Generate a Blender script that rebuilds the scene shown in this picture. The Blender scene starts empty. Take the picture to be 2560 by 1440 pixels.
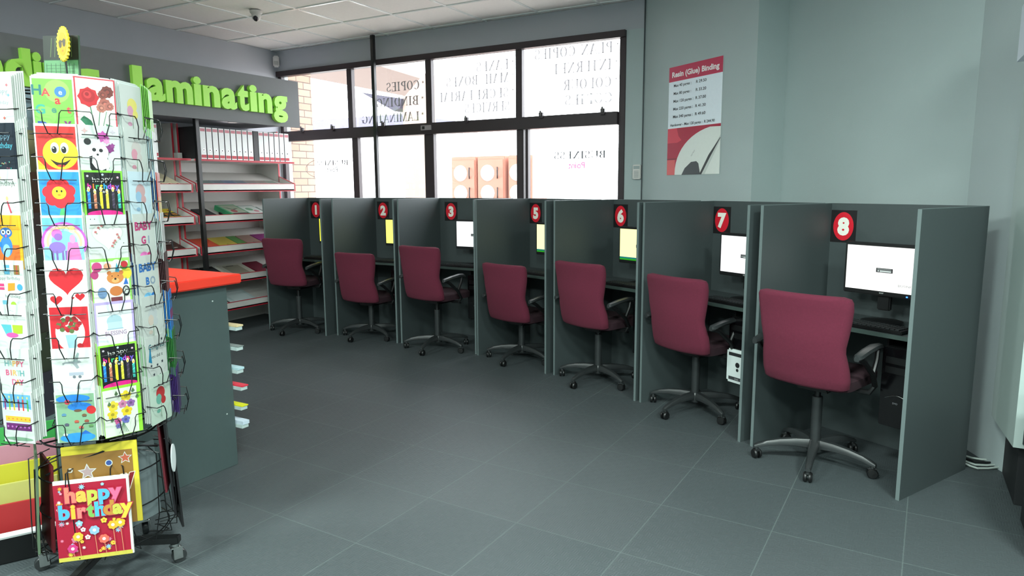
import bpy, bmesh, math, random
from mathutils import Matrix, Vector
random.seed(7)
PI = math.pi
D2R = math.radians
sc = bpy.context.scene
COL = sc.collection
# ------------------------------------------------------------------ camera
F = 1722.7; YAW, PITCH, ROLL, CH = D2R(-29.236), D2R(8.404), D2R(-0.379), 1.5
_f = Vector((math.sin(YAW), math.cos(YAW), 0)); _r = Vector((math.cos(YAW), -math.sin(YAW), 0)); _u = Vector((0, 0, 1))
FW = _f * math.cos(PITCH) - _u * math.sin(PITCH); U2 = _u * math.cos(PITCH) + _f * math.sin(PITCH)
RT = _r * math.cos(ROLL) + U2 * math.sin(ROLL); UP = U2 * math.cos(ROLL) - _r * math.sin(ROLL)
cd = bpy.data.cameras.new('camera'); cam = bpy.data.objects.new('camera', cd); COL.objects.link(cam)
cam.matrix_world = Matrix(((RT.x, UP.x, -FW.x, 0), (RT.y, UP.y, -FW.y, 0), (RT.z, UP.z, -FW.z, CH), (0, 0, 0, 1)))
cd.sensor_width = 36; cd.lens = F / 2560 * 36; cd.clip_start = 0.05; cd.clip_end = 300
sc.camera = cam
# ------------------------------------------------------------------ world, lights, exposure
w = bpy.data.worlds.new('world'); sc.world = w; w.use_nodes = True
bg = w.node_tree.nodes['Background']; bg.inputs[0].default_value = (0.93, 0.96, 1.0, 1); bg.inputs[1].default_value = 7.0
sc.view_settings.view_transform = 'Standard'; sc.view_settings.look = 'None'
sc.view_settings.exposure = 0.75; sc.view_settings.gamma = 1.0
LAMP_POWER = 72
LAMP_COL = (0.86, 1.0, 0.95)
TROFFERS = [(-4.91, 0.30), (-2.45, -0.31), (-0.61, 0.92), (1.23, 1.53), (-2.45, -1.54), (0.62, -0.9), (1.85, -1.54)]
CEIL = 3.113

# ------------------------------------------------------------------ measuring helpers (rays of the reference view)
def ray(x, y): return RT * ((x - 1280) / F) - UP * ((y - 720) / F) + FW
def atz(x, y, z): d = ray(x, y); return d * ((z - CH) / d.z) + Vector((0, 0, CH))
def aty(x, y, Y): d = ray(x, y); return d * (Y / d.y) + Vector((0, 0, CH))
def atx(x, y, X): d = ray(x, y); return d * (X / d.x) + Vector((0, 0, CH))
# ------------------------------------------------------------------ materials
_M = {}
def lin(c): return tuple((v / 255 / 12.92 if v / 255 <= 0.04045 else ((v / 255 + 0.055) / 1.055) ** 2.4) for v in c)
def nm(m, scale, lo, hi, rough=None, bump=0.0, bscale=None, det=4):
    nt = m.node_tree; b = nt.nodes['Principled BSDF']
    tc = nt.nodes.new('ShaderNodeTexCoord')
    n = nt.nodes.new('ShaderNodeTexNoise'); n.inputs['Scale'].default_value = scale; n.inputs['Detail'].default_value = det
    nt.links.new(tc.outputs['Object'], n.inputs['Vector'])
    r = nt.nodes.new('ShaderNodeMapRange'); r.inputs['To Min'].default_value = lo; r.inputs['To Max'].default_value = hi
    nt.links.new(n.outputs['Fac'], r.inputs['Value'])
    mx = nt.nodes.new('ShaderNodeMix'); mx.data_type = 'RGBA'; mx.blend_type = 'MULTIPLY'; mx.inputs['Factor'].default_value = 1
    mx.inputs['A'].default_value = b.inputs['Base Color'].default_value
    nt.links.new(r.outputs['Result'], mx.inputs['B']); nt.links.new(mx.outputs['Result'], b.inputs['Base Color'])
    if bump:
        n2 = nt.nodes.new('ShaderNodeTexNoise'); n2.inputs['Scale'].default_value = bscale or scale * 6
        nt.links.new(tc.outputs['Object'], n2.inputs['Vector'])
        bp = nt.nodes.new('ShaderNodeBump'); bp.inputs['Strength'].default_value = bump; bp.inputs['Distance'].default_value = 0.004
        nt.links.new(n2.outputs['Fac'], bp.inputs['Height']); nt.links.new(bp.outputs['Normal'], b.inputs['Normal'])
def mat(c, rough=0.6, metal=0.0, noise=None, bump=0.0, bscale=None, emit=0.0, name=None, spec=0.5):
    k = (tuple(c), rough, metal, noise, bump, emit, name)
    if k in _M: return _M[k]
    m = bpy.data.materials.new(name or 'paint_%02x%02x%02x' % tuple(int(v) for v in c)); m.use_nodes = True
    b = m.node_tree.nodes['Principled BSDF']
    b.inputs['Base Color'].default_value = (*lin(c), 1); b.inputs['Roughness'].default_value = rough; b.inputs['Metallic'].default_value = metal
    b.inputs['Specular IOR Level'].default_value = spec
    if emit:
        b.inputs['Emission Color'].default_value = (*lin(c), 1); b.inputs['Emission Strength'].default_value = emit
    if noise: nm(m, noise[0], noise[1], noise[2], bump=bump, bscale=bscale)
    _M[k] = m
    return m
WALLG = mat((166, 178, 178), 0.85, noise=(3, 0.95, 1.04), bump=0.15, bscale=140, name='grey_wall_paint')
WALLL = mat((166, 168, 174), 0.85, noise=(3, 0.95, 1.04), bump=0.15, bscale=140, name='mid_grey_wall_paint')
FRAME = mat((46, 34, 38), 0.45, noise=(8, 0.85, 1.1), name='dark_brown_window_paint')
BOARD = mat((62, 70, 71), 0.55, noise=(60, 0.93, 1.06), name='grey_laminate_board')
BOARDE = mat((98, 110, 110), 0.5, noise=(60, 0.95, 1.05), name='grey_laminate_edge')
BLACKP = mat((16, 17, 18), 0.4, noise=(30, 0.8, 1.2), name='black_plastic')
BLACKW = mat((12, 13, 14), 0.35, noise=(30, 0.8, 1.2), name='black_coated_wire')
GREYP = mat((42, 45, 46), 0.35, noise=(30, 0.85, 1.15), name='charcoal_plastic')
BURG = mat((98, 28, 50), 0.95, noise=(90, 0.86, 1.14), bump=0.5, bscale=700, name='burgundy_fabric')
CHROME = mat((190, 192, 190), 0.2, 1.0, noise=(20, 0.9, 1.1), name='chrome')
SEATM = mat((44, 18, 28), 0.95, noise=(90, 0.86, 1.14), bump=0.4, bscale=700, name='shaded_burgundy_seat_fabric')  # burgundy seat upholstery with its shadow put into the colour
WHITEP = mat((226, 228, 226), 0.5, noise=(20, 0.97, 1.02), name='white_paper')
WHITEM = mat((206, 202, 198), 0.5, noise=(20, 0.96, 1.03), name='white_melamine')
REDT = mat((176, 30, 48), 0.5, noise=(20, 0.9, 1.1), name='red_edging')
LIME = mat((166, 228, 88), 0.5, noise=(20, 0.96, 1.03), name='lime_green_letter_paint')
SIGNG = mat((104, 106, 107), 0.7, noise=(20, 0.96, 1.04), name='dark_grey_signboard_paint')

def floor_mat():
    m = bpy.data.materials.new('dark_rubber_floor_tiles'); m.use_nodes = True; nt = m.node_tree; b = nt.nodes['Principled BSDF']
    L = nt.links.new; N = nt.nodes.new
    tc = N('ShaderNodeTexCoord'); mp = N('ShaderNodeMapping'); mp.inputs['Rotation'].default_value = (0, 0, D2R(2)); L(tc.outputs['Object'], mp.inputs['Vector'])
    br = N('ShaderNodeTexBrick'); br.offset = 0.0; br.inputs['Scale'].default_value = 1.0; br.inputs['Brick Width'].default_value = 0.5; br.inputs['Row Height'].default_value = 0.5
    br.inputs['Mortar Size'].default_value = 0.0028; br.inputs['Mortar Smooth'].default_value = 0.3
    br.inputs['Color1'].default_value = (*lin((67, 74, 76)), 1); br.inputs['Color2'].default_value = (*lin((71, 77, 79)), 1); br.inputs['Mortar'].default_value = (*lin((86, 95, 95)), 1)
    L(mp.outputs[0], br.inputs['Vector'])
    n = N('ShaderNodeTexNoise'); n.inputs['Scale'].default_value = 1.1; n.inputs['Detail'].default_value = 5; L(tc.outputs['Object'], n.inputs['Vector'])
    r = N('ShaderNodeMapRange'); r.inputs['To Min'].default_value = 0.82; r.inputs['To Max'].default_value = 1.16; L(n.outputs['Fac'], r.inputs['Value'])
    mx = N('ShaderNodeMix'); mx.data_type = 'RGBA'; mx.blend_type = 'MULTIPLY'; mx.inputs['Factor'].default_value = 1
    L(br.outputs['Color'], mx.inputs['A']); L(r.outputs['Result'], mx.inputs['B']); L(mx.outputs['Result'], b.inputs['Base Color'])
    # raised bars in a small woven pattern
    ck = N('ShaderNodeTexChecker'); ck.inputs['Scale'].default_value = 28; L(mp.outputs[0], ck.inputs['Vector'])
    w1 = N('ShaderNodeTexWave'); w1.inputs['Scale'].default_value = 30; w1.bands_direction = 'X'; L(mp.outputs[0], w1.inputs['Vector'])
    w2 = N('ShaderNodeTexWave'); w2.inputs['Scale'].default_value = 30; w2.bands_direction = 'Y'; L(mp.outputs[0], w2.inputs['Vector'])
    mm = N('ShaderNodeMix'); mm.data_type = 'FLOAT'; L(ck.outputs['Fac'], mm.inputs['Factor']); L(w1.outputs['Fac'], mm.inputs['A']); L(w2.outputs['Fac'], mm.inputs['B'])
    bp = N('ShaderNodeBump'); bp.inputs['Strength'].default_value = 0.35; bp.inputs['Distance'].default_value = 0.002
    L(mm.outputs['Result'], bp.inputs['Height']); L(bp.outputs['Normal'], b.inputs['Normal'])
    b.inputs['Roughness'].default_value = 0.5; b.inputs['Specular IOR Level'].default_value = 0.3
    return m
def brick_mat():
    m = bpy.data.materials.new('pale_face_brick'); m.use_nodes = True; nt = m.node_tree; b = nt.nodes['Principled BSDF']; L = nt.links.new
    tc = nt.nodes.new('ShaderNodeTexCoord'); mp = nt.nodes.new('ShaderNodeMapping'); mp.inputs['Rotation'].default_value = (0, D2R(90), D2R(90)); L(tc.outputs['Object'], mp.inputs['Vector'])
    sx = nt.nodes.new('ShaderNodeSeparateXYZ'); cx = nt.nodes.new('ShaderNodeCombineXYZ'); ad = nt.nodes.new('ShaderNodeMath')
    L(tc.outputs['Object'], sx.inputs[0]); L(sx.outputs[0], ad.inputs[0]); L(sx.outputs[1], ad.inputs[1]); L(ad.outputs[0], cx.inputs[0]); L(sx.outputs[2], cx.inputs[1])
    br = nt.nodes.new('ShaderNodeTexBrick'); br.inputs['Scale'].default_value = 1; br.inputs['Brick Width'].default_value = 0.23; br.inputs['Row Height'].default_value = 0.085
    br.inputs['Mortar Size'].default_value = 0.006; br.inputs['Color1'].default_value = (*lin((176, 140, 122)), 1); br.inputs['Color2'].default_value = (*lin((164, 128, 110)), 1); br.inputs['Mortar'].default_value = (*lin((96, 84, 78)), 1)
    L(cx.outputs[0], br.inputs['Vector']); L(br.outputs['Color'], b.inputs['Base Color']); b.inputs['Roughness'].default_value = 0.9
    return m
def glass_mat():
    m = bpy.data.materials.new('clear_window_glass'); m.use_nodes = True; nt = m.node_tree; nt.nodes.clear()
    o = nt.nodes.new('ShaderNodeOutputMaterial'); g = nt.nodes.new('ShaderNodeBsdfGlossy'); g.inputs['Roughness'].default_value = 0.02
    t = nt.nodes.new('ShaderNodeBsdfTransparent'); t.inputs[0].default_value = (0.96, 0.97, 0.97, 1)
    x = nt.nodes.new('ShaderNodeMixShader'); x.inputs[0].default_value = 0.06
    nt.links.new(t.outputs[0], x.inputs[1]); nt.links.new(g.outputs[0], x.inputs[2]); nt.links.new(x.outputs[0], o.inputs[0]); return m
def vinyl_mat(name, c, tr):
    m = bpy.data.materials.new(name); m.use_nodes = True; nt = m.node_tree; nt.nodes.clear()
    o = nt.nodes.new('ShaderNodeOutputMaterial'); g = nt.nodes.new('ShaderNodeBsdfDiffuse'); g.inputs[0].default_value = (*lin(c), 1)
    t = nt.nodes.new('ShaderNodeBsdfTransparent'); t.inputs[0].default_value = (*lin(c), 1)
    x = nt.nodes.new('ShaderNodeMixShader'); x.inputs[0].default_value = tr
    nt.links.new(g.outputs[0], x.inputs[1]); nt.links.new(t.outputs[0], x.inputs[2]); nt.links.new(x.outputs[0], o.inputs[0]); return m
GLASS = glass_mat()
# ------------------------------------------------------------------ mesh builder
class MB:
    def __init__(s): s.bm = bmesh.new(); s.mats = []
    def mi(s, m):
        if m not in s.mats: s.mats.append(m)
        return s.mats.index(m)
    def box(s, c, d, m, rot=None, bev=0.0):
        r = bmesh.ops.create_cube(s.bm, size=1.0); vs = r['verts']
        bmesh.ops.scale(s.bm, vec=d, verts=vs)
        fs = list({f for v in vs for f in v.link_faces})
        if bev:
            es = list({e for f in fs for e in f.edges})
            rr = bmesh.ops.bevel(s.bm, geom=es, offset=bev, segments=2, affect='EDGES'); vs = list({v for f in rr['faces'] for v in f.verts} | set(v for v in vs if v.is_valid)); fs = list({f for v in vs for f in v.link_faces})
        if rot is not None: bmesh.ops.transform(s.bm, matrix=rot if isinstance(rot, Matrix) else Matrix.Rotation(rot, 4, 'Z'), verts=vs)
        bmesh.ops.translate(s.bm, vec=c, verts=vs)
        k = s.mi(m)
        for f in fs: f.material_index = k
        return s
    def bb(s, x0, x1, y0, y1, z0, z1, m, bev=0.0): return s.box(((x0 + x1) / 2, (y0 + y1) / 2, (z0 + z1) / 2), (abs(x1 - x0), abs(y1 - y0), abs(z1 - z0)), m, None, bev)
    def loft(s, rings, m, closed=True, caps=True):
        k = s.mi(m); vr = [[s.bm.verts.new(p) for p in r] for r in rings]; n = len(vr[0])
        for a, b in zip(vr, vr[1:]):
            for i in range(n if closed else n - 1):
                f = s.bm.faces.new((a[i], a[(i + 1) % n], b[(i + 1) % n], b[i])); f.material_index = k
        if caps and closed:
            for r in (vr[0][::-1], vr[-1]):
                f = s.bm.faces.new(r); f.material_index = k
        return s
    def tube(s, pts, r, m, n=8, close=False):
        pts = [Vector(p) for p in pts]; rings = []
        rs = r if isinstance(r, (list, tuple)) else [r] * len(pts)
        up = None
        for i, p in enumerate(pts):
            if close: t = (pts[(i + 1) % len(pts)] - pts[i - 1])
            else: t = (pts[min(i + 1, len(pts) - 1)] - pts[max(i - 1, 0)])
            t.normalize()
            if up is None: up = Vector((0, 0, 1)) if abs(t.z) < 0.9 else Vector((1, 0, 0))
            a = t.cross(up)
            if a.length < 1e-4: a = t.cross(Vector((1, 0.3, 0)))
            a.normalize(); b = a.cross(t).normalized(); up = b
            rings.append([p + (a * math.cos(2 * PI * j / n) + b * math.sin(2 * PI * j / n)) * rs[i] for j in range(n)])
        if close: rings.append(rings[0]); s.loft(rings, m, caps=False)
        else: s.loft(rings, m)
        return s
    def cyl(s, p0, p1, r, m, n=20, r1=None): return s.tube([p0, p1], [r, r if r1 is None else r1], m, n)
    def lathe(s, prof, m, n=24, c=(0, 0, 0), axis='z'):
        rings = []
        for r, h in prof:
            ring = []
            for j in range(n):
                a = 2 * PI * j / n; x, y = r * math.cos(a), r * math.sin(a)
                ring.append(Vector(c) + (Vector((x, y, h)) if axis == 'z' else Vector((h, x, y)) if axis == 'x' else Vector((x, h, y))))
            rings.append(ring)
        return s.loft(rings, m)
    def prism(s, poly, vec, m):
        a = [Vector(p) for p in poly]; return s.loft([a, [p + Vector(vec) for p in a]], m)
    def ngon(s, pts, m):
        k = s.mi(m)
        f = s.bm.faces.new([s.bm.verts.new(p) for p in pts]); f.material_index = k; return s
    def mesh(s, name, smooth=35):
        bmesh.ops.remove_doubles(s.bm, verts=s.bm.verts, dist=1e-6)
        if smooth is not None: bmesh.ops.recalc_face_normals(s.bm, faces=s.bm.faces)
        me = bpy.data.meshes.new(name); s.bm.to_mesh(me); s.bm.free()
        for m in s.mats: me.materials.append(m)
        if smooth:
            me.polygons.foreach_set('use_smooth', [True] * len(me.polygons)); me.set_sharp_from_angle(angle=D2R(smooth))
        return me
    def obj(s, name, parent=None, M=None, smooth=35, label=None):
        o = bpy.data.objects.new(name, s.mesh(name, smooth)); COL.objects.link(o)
        if parent: o.parent = parent
        if M is not None: o.matrix_local = M if isinstance(M, Matrix) else Matrix.Translation(M)
        if label: o['label'] = label
        return o
def tag(o, label, cat, group=None, kind=None):
    o['label'] = label; o['category'] = cat
    if group: o['group'] = group
    if kind: o['kind'] = kind
    return o
def empty(name, M): 
    o = bpy.data.objects.new(name, None); COL.objects.link(o); o.empty_display_size = 0.1
    o.matrix_world = M if isinstance(M, Matrix) else Matrix.Translation(M); return o
def struct(mb, name, label=None, cat=None):
    o = mb.obj(name); o['kind'] = 'structure'; o['label'] = label or name.replace('_', ' '); o['category'] = cat or name.split('_')[0]; return o
def copy_tree(o, parent=None):
    c = o.copy(); COL.objects.link(c)
    if parent: c.parent = parent
    for ch in o.children: copy_tree(ch, c)
    return c
def TR(x, y, z, rz=0.0, rx=0.0, ry=0.0): return Matrix.Translation((x, y, z)) @ Matrix.Rotation(rz, 4, 'Z') @ Matrix.Rotation(ry, 4, 'Y') @ Matrix.Rotation(rx, 4, 'X')
# ------------------------------------------------------------------ lettering from the built-in font
_T = {}
def text_mesh(s, bold=0.0, ext=0.0, res=3):
    k = (s, bold, ext)
    if k in _T: return _T[k]
    c = bpy.data.curves.new('lettering', 'FONT'); c.body = s; c.offset = bold; c.extrude = ext; c.resolution_u = res; c.fill_mode = 'BOTH'
    o = bpy.data.objects.new('lettering', c); COL.objects.link(o)
    dg = bpy.context.evaluated_depsgraph_get(); me = bpy.data.meshes.new_from_object(o.evaluated_get(dg), depsgraph=dg)
    bpy.data.objects.remove(o); bpy.data.curves.remove(c)
    vs = [tuple(v.co) for v in me.vertices]; fs = [tuple(p.vertices) for p in me.polygons]
    xs = [v[0] for v in vs] or [0]; ys = [v[1] for v in vs] or [0]
    _T[k] = (vs, fs, min(xs), max(xs), min(ys), max(ys)); bpy.data.meshes.remove(me)
    return _T[k]
def put_text(mb, s, m, fn, bold=0.0, ext=0.0, width=None, height=None, align='l'):
    """fn maps local (x, y, z) to 3-D; height = cap height, width = total width"""
    vs, fs, x0, x1, y0, y1 = text_mesh(s, bold, ext)
    sy = height / 0.72 if height else 1; sx = (width / max(1e-6, x1 - x0)) if width else sy
    off = -x0 * sx if align == 'l' else -(x0 + x1) / 2 * sx if align == 'c' else -x1 * sx
    k = mb.mi(m); bv = [mb.bm.verts.new(fn(v[0] * sx + off, v[1] * sy, v[2])) for v in vs]
    for f in fs:
        try: ff = mb.bm.faces.new([bv[i] for i in f]); ff.material_index = k
        except ValueError: pass
# ------------------------------------------------------------------ flat printed artwork
INK_DIM = [1.0]   # scale on ink colours; lowered to dim the overlit spinner cards by colour
INK = lambda c: mat(tuple(int(v * INK_DIM[0]) for v in c), 0.45, noise=(40, 0.96, 1.03))
class Art:
    def __init__(s, w, h, y0=0.0, x0=0.0, z0=0.0, cx=None):
        s.w, s.h, s.y, s.k, s.mb, s.x0, s.z0 = w, h, y0, 0, MB(), x0 - w / 2, z0
    def P(s, u, v, kk=None): return (s.x0 + u * s.w, s.y - 0.00004 * (kk or s.k) - 0.0002, s.z0 + v * s.h)
    def poly(s, pts, c):
        s.k += 1; s.mb.ngon([s.P(u, v) for u, v in pts], INK(c) if not isinstance(c, bpy.types.Material) else c); return s
    def rect(s, u0, v0, u1, v1, c): return s.poly([(u0, v0), (u1, v0), (u1, v1), (u0, v1)], c)
    def ell(s, u, v, ru, c, rv=None, n=20, rot=0):
        a = s.w / s.h; rv = rv if rv is not None else ru
        pts = []
        for i in range(n):
            t = 2 * PI * i / n; x, y = ru * math.cos(t), rv * math.sin(t)
            pts.append((u + x * math.cos(rot) - y * math.sin(rot), v + (x * math.sin(rot) + y * math.cos(rot)) * a))
        return s.poly(pts, c)
    def star(s, u, v, r, c, n=5, ri=0.45, rot=PI / 2):
        a = s.w / s.h
        return s.poly([(u + (r if i % 2 == 0 else r * ri) * math.cos(rot + PI * i / n), v + (r if i % 2 == 0 else r * ri) * math.sin(rot + PI * i / n) * a) for i in range(2 * n)], c)
    def flower(s, u, v, r, cp, cc, n=6):
        a = s.w / s.h
        for i in range(n): s.ell(u + 0.6 * r * math.cos(2 * PI * i / n + .3), v + 0.6 * r * math.sin(2 * PI * i / n + .3) * a, r * 0.42, cp, n=12)
        return s.ell(u, v, r * 0.34, cc, n=14)
    def heart(s, u, v, r, c):
        a = s.w / s.h; pts = []
        for i in range(28):
            t = 2 * PI * i / 28; x = 16 * math.sin(t) ** 3; y = 13 * math.cos(t) - 5 * math.cos(2 * t) - 2 * math.cos(3 * t) - math.cos(4 * t)
            pts.append((u + r * x / 16, v + r * y / 16 * a))
        return s.poly(pts, c)
    def line(s, pts, wd, c):
        a = s.w / s.h
        for (x0, y0), (x1, y1) in zip(pts, pts[1:]):
            dx, dy = x1 - x0, (y1 - y0) / a; L = math.hypot(dx, dy) or 1; nx, ny = -dy / L * wd / 2, dx / L * wd / 2
            s.poly([(x0 + nx, y0 + ny * a), (x1 + nx, y1 + ny * a), (x1 - nx, y1 - ny * a), (x0 - nx, y0 - ny * a)], c)
        return s
    def text(s, t, u, v, size, c, bold=0.0, width=None, align='c', rot=0.0, outline=None):
        if outline: s.text(t, u, v, size, outline, bold + 0.035, width, align, rot)
        s.k += 1; kk = s.k; bx, bz = s.x0 + u * s.w, s.z0 + v * s.h; y = s.y - 0.00004 * kk - 0.0002
        cr, sr = math.cos(rot), math.sin(rot)
        put_text(s.mb, t, INK(c), lambda x, yy, z: (bx + x * cr - yy * sr, y, bz + x * sr + yy * cr), bold, 0, width * s.w if width else None, size * s.w, align); return s
    def multi(s, t, u, v, size, cols, width, bold=0.02, outline=None):
        n = len(t)
        for i, ch in enumerate(t):
            if ch != ' ': s.text(ch, u - width / 2 + width * (i + .5) / n, v, size, cols[i % len(cols)], bold, outline=outline)
        return s
    def done(s, parent, name='printed_artwork'):
        if s.k == 0: s.mb.bm.free(); return None
        o = s.mb.obj(name, parent, smooth=None); return o

# ================================================================== ROOM SHELL
m = MB().bb(-7.0, 3.2, -3.2, 6.25, -0.1, 0.0, floor_mat()); struct(m, 'floor')
def wall(name, p0, p1, z0=0.0, z1=CEIL, m=WALLG, t=0.15, ext=0.0):
    p0, p1 = Vector(p0), Vector(p1); d = (p1 - p0).normalized(); n = Vector((-d.y, d.x)) * t
    q = [(p0 - d * ext), (p1 + d * ext), (p1 + d * ext + n), (p0 - d * ext + n)]
    return MB().prism([(v.x, v.y, z0) for v in q], (0, 0, z1 - z0), m)
CX = -6.623; E0 = (-2.05, 6.1); E1 = (-0.967, 5.366); E2 = (-0.799, 5.615); E3 = (0.335, 4.705); E4 = (0.56, 4.25)
struct(wall('w', (CX, -3.0), (CX, 6.1), m=WALLL, ext=0.14), 'wall_left')
mb = MB()
mb.bb(CX, -2.05, 6.1, 6.25, 2.87, CEIL, WALLL); mb.bb(-2.225, -2.05, 6.1, 6.25, 0.9, 2.87, WALLG); mb.bb(CX, -2.05, 6.1, 6.25, 0, 0.9, WALLG); mb.bb(CX, -6.61, 6.1, 6.25, 0.9, 2.87, WALLG)
struct(mb, 'wall_window')
struct(wall('w', E0, E1), 'wall_poster'); struct(wall('w', E1, E2), 'wall_recess'); struct(wall('w', E2, E3), 'wall_right'); struct(wall('w', E3, E4), 'wall_pier')
struct(wall('w', E4, (3.0, 4.25)), 'wall_far'); struct(wall('w', (3.0, 4.25), (3.0, -3.0)), 'wall_east'); struct(wall('w', (3.0, -3.0), (CX, -3.0)), 'wall_back')
# suspended ceiling: tiles and T bars
TILE = mat((236, 232, 228), 0.9, noise=(40, 0.94, 1.03), bump=0.4, bscale=300, name='mineral_ceiling_tile')
TBAR = mat((236, 238, 236), 0.22, 0.0, noise=(10, 0.98, 1.02), name='white_ceiling_grid_bar')
m = MB().bb(-6.7, 3.1, -3.1, 6.2, CEIL + 0.004, CEIL + 0.12, TILE); ceil = struct(m, 'ceiling')
mb = MB(); P = 0.6145; x0 = -5.536; y0 = 5.413
for i in range(-3, 16):
    x = x0 + i * P
    if CX < x < 3.0: mb.bb(x - 0.011, x + 0.011, -3.0, 6.1, CEIL - 0.0035, CEIL + 0.004, TBAR)
for j in range(-14, 2):
    y = y0 + j * P
    if -3 < y < 6.1: mb.bb(CX, 3.0, y - 0.011, y + 0.011, CEIL - 0.0045, CEIL + 0.004, TBAR)
o = mb.obj('ceiling_grid', ceil)
# light fittings of the room (above and behind the camera)
LENS = mat((235, 255, 248), 0.5, emit=1.2, name='lit_prismatic_diffuser')
for (lx, ly) in TROFFERS:
    r = empty('ceiling_light', TR(lx, ly, CEIL - 0.008)); tag(r, 'square recessed fluorescent ceiling light with white frame', 'ceiling light', 'recessed fluorescent lights in the ceiling')
    f = MB()
    for sx in (-1, 1): f.bb(sx * 0.28, sx * 0.30, -0.30, 0.30, -0.02, 0.004, TBAR); f.bb(-0.28, 0.28, sx * 0.28, sx * 0.30, -0.02, 0.004, TBAR)
    f.obj('frame', r); MB().bb(-0.28, 0.28, -0.28, 0.28, -0.006, 0.002, LENS).obj('diffuser', r)
    l = bpy.data.lights.new('lamp', 'AREA'); l.shape = 'SQUARE'; l.size = 0.52; l.energy = LAMP_POWER; l.color = LAMP_COL
    lo = bpy.data.objects.new('fluorescent_lamp', l); COL.objects.link(lo); lo.parent = r; lo.matrix_local = Matrix.Translation((0, 0, -0.025))
# ------------------------------------------------------------------ shop window
win = empty('window_1', TR(0, 0, 0)); win['kind'] = 'structure'; win['label'] = 'dark brown shop window of two rows of panes'; win['category'] = 'window'
Y0, Y1 = 6.09, 6.15
def bar(x0, x1, z0, z1, name, y0=Y0, y1=Y1): return MB().bb(x0, x1, y0, y1, z0, z1, FRAME, 0.004).obj(name, win)
bar(-6.61, -2.225, 2.81, 2.87, 'window_frame', 6.06); bar(-6.61, -6.555, 0.9, 2.81, 'window_frame'); bar(-2.285, -2.225, 0.9, 2.81, 'window_frame'); bar(-6.555, -2.285, 0.9, 1.0, 'window_frame')
bar(-6.555, -2.285, 2.05, 2.165, 'transom', 6.05, 6.17)
for x, wd in ((-5.49, .07), (-4.40, .075), (-3.32, .07)): bar(x - wd / 2, x + wd / 2, 2.165, 2.81, 'mullion')
for x, wd in ((-5.44, .085), (-4.41, .12), (-3.31, .075), (-3.235, .03)): bar(x - wd / 2, x + wd / 2, 1.0, 2.05, 'mullion')
xs = [-6.555, -5.49, -4.40, -3.32, -2.285]
for a, b in zip(xs, xs[1:]):
    for z0, z1 in ((1.0, 2.05), (2.165, 2.81)): MB().bb(a, b, 6.118, 6.124, z0, z1, GLASS).obj('glass_pane', win)
GR = mat((96, 92, 92), 0.5, name='grey_latch_metal')
for x in (-6.2, -5.72, -4.98, -3.9, -3.05, -2.42): MB().bb(x - .02, x + .02, 6.03, 6.06, 2.14, 2.195, FRAME).bb(x - .008, x + .008, 6.02, 6.035, 2.16, 2.21, GR).obj('window_latch', win)
MB().bb(-4.47, -4.34, 6.035, 6.052, 2.09, 2.14, mat((150, 140, 142), 0.4, name='pale_door_closer_plate')).bb(-4.45, -4.42, 6.03, 6.04, 2.1, 2.13, BLACKP).obj('catch_plate', win)
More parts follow.
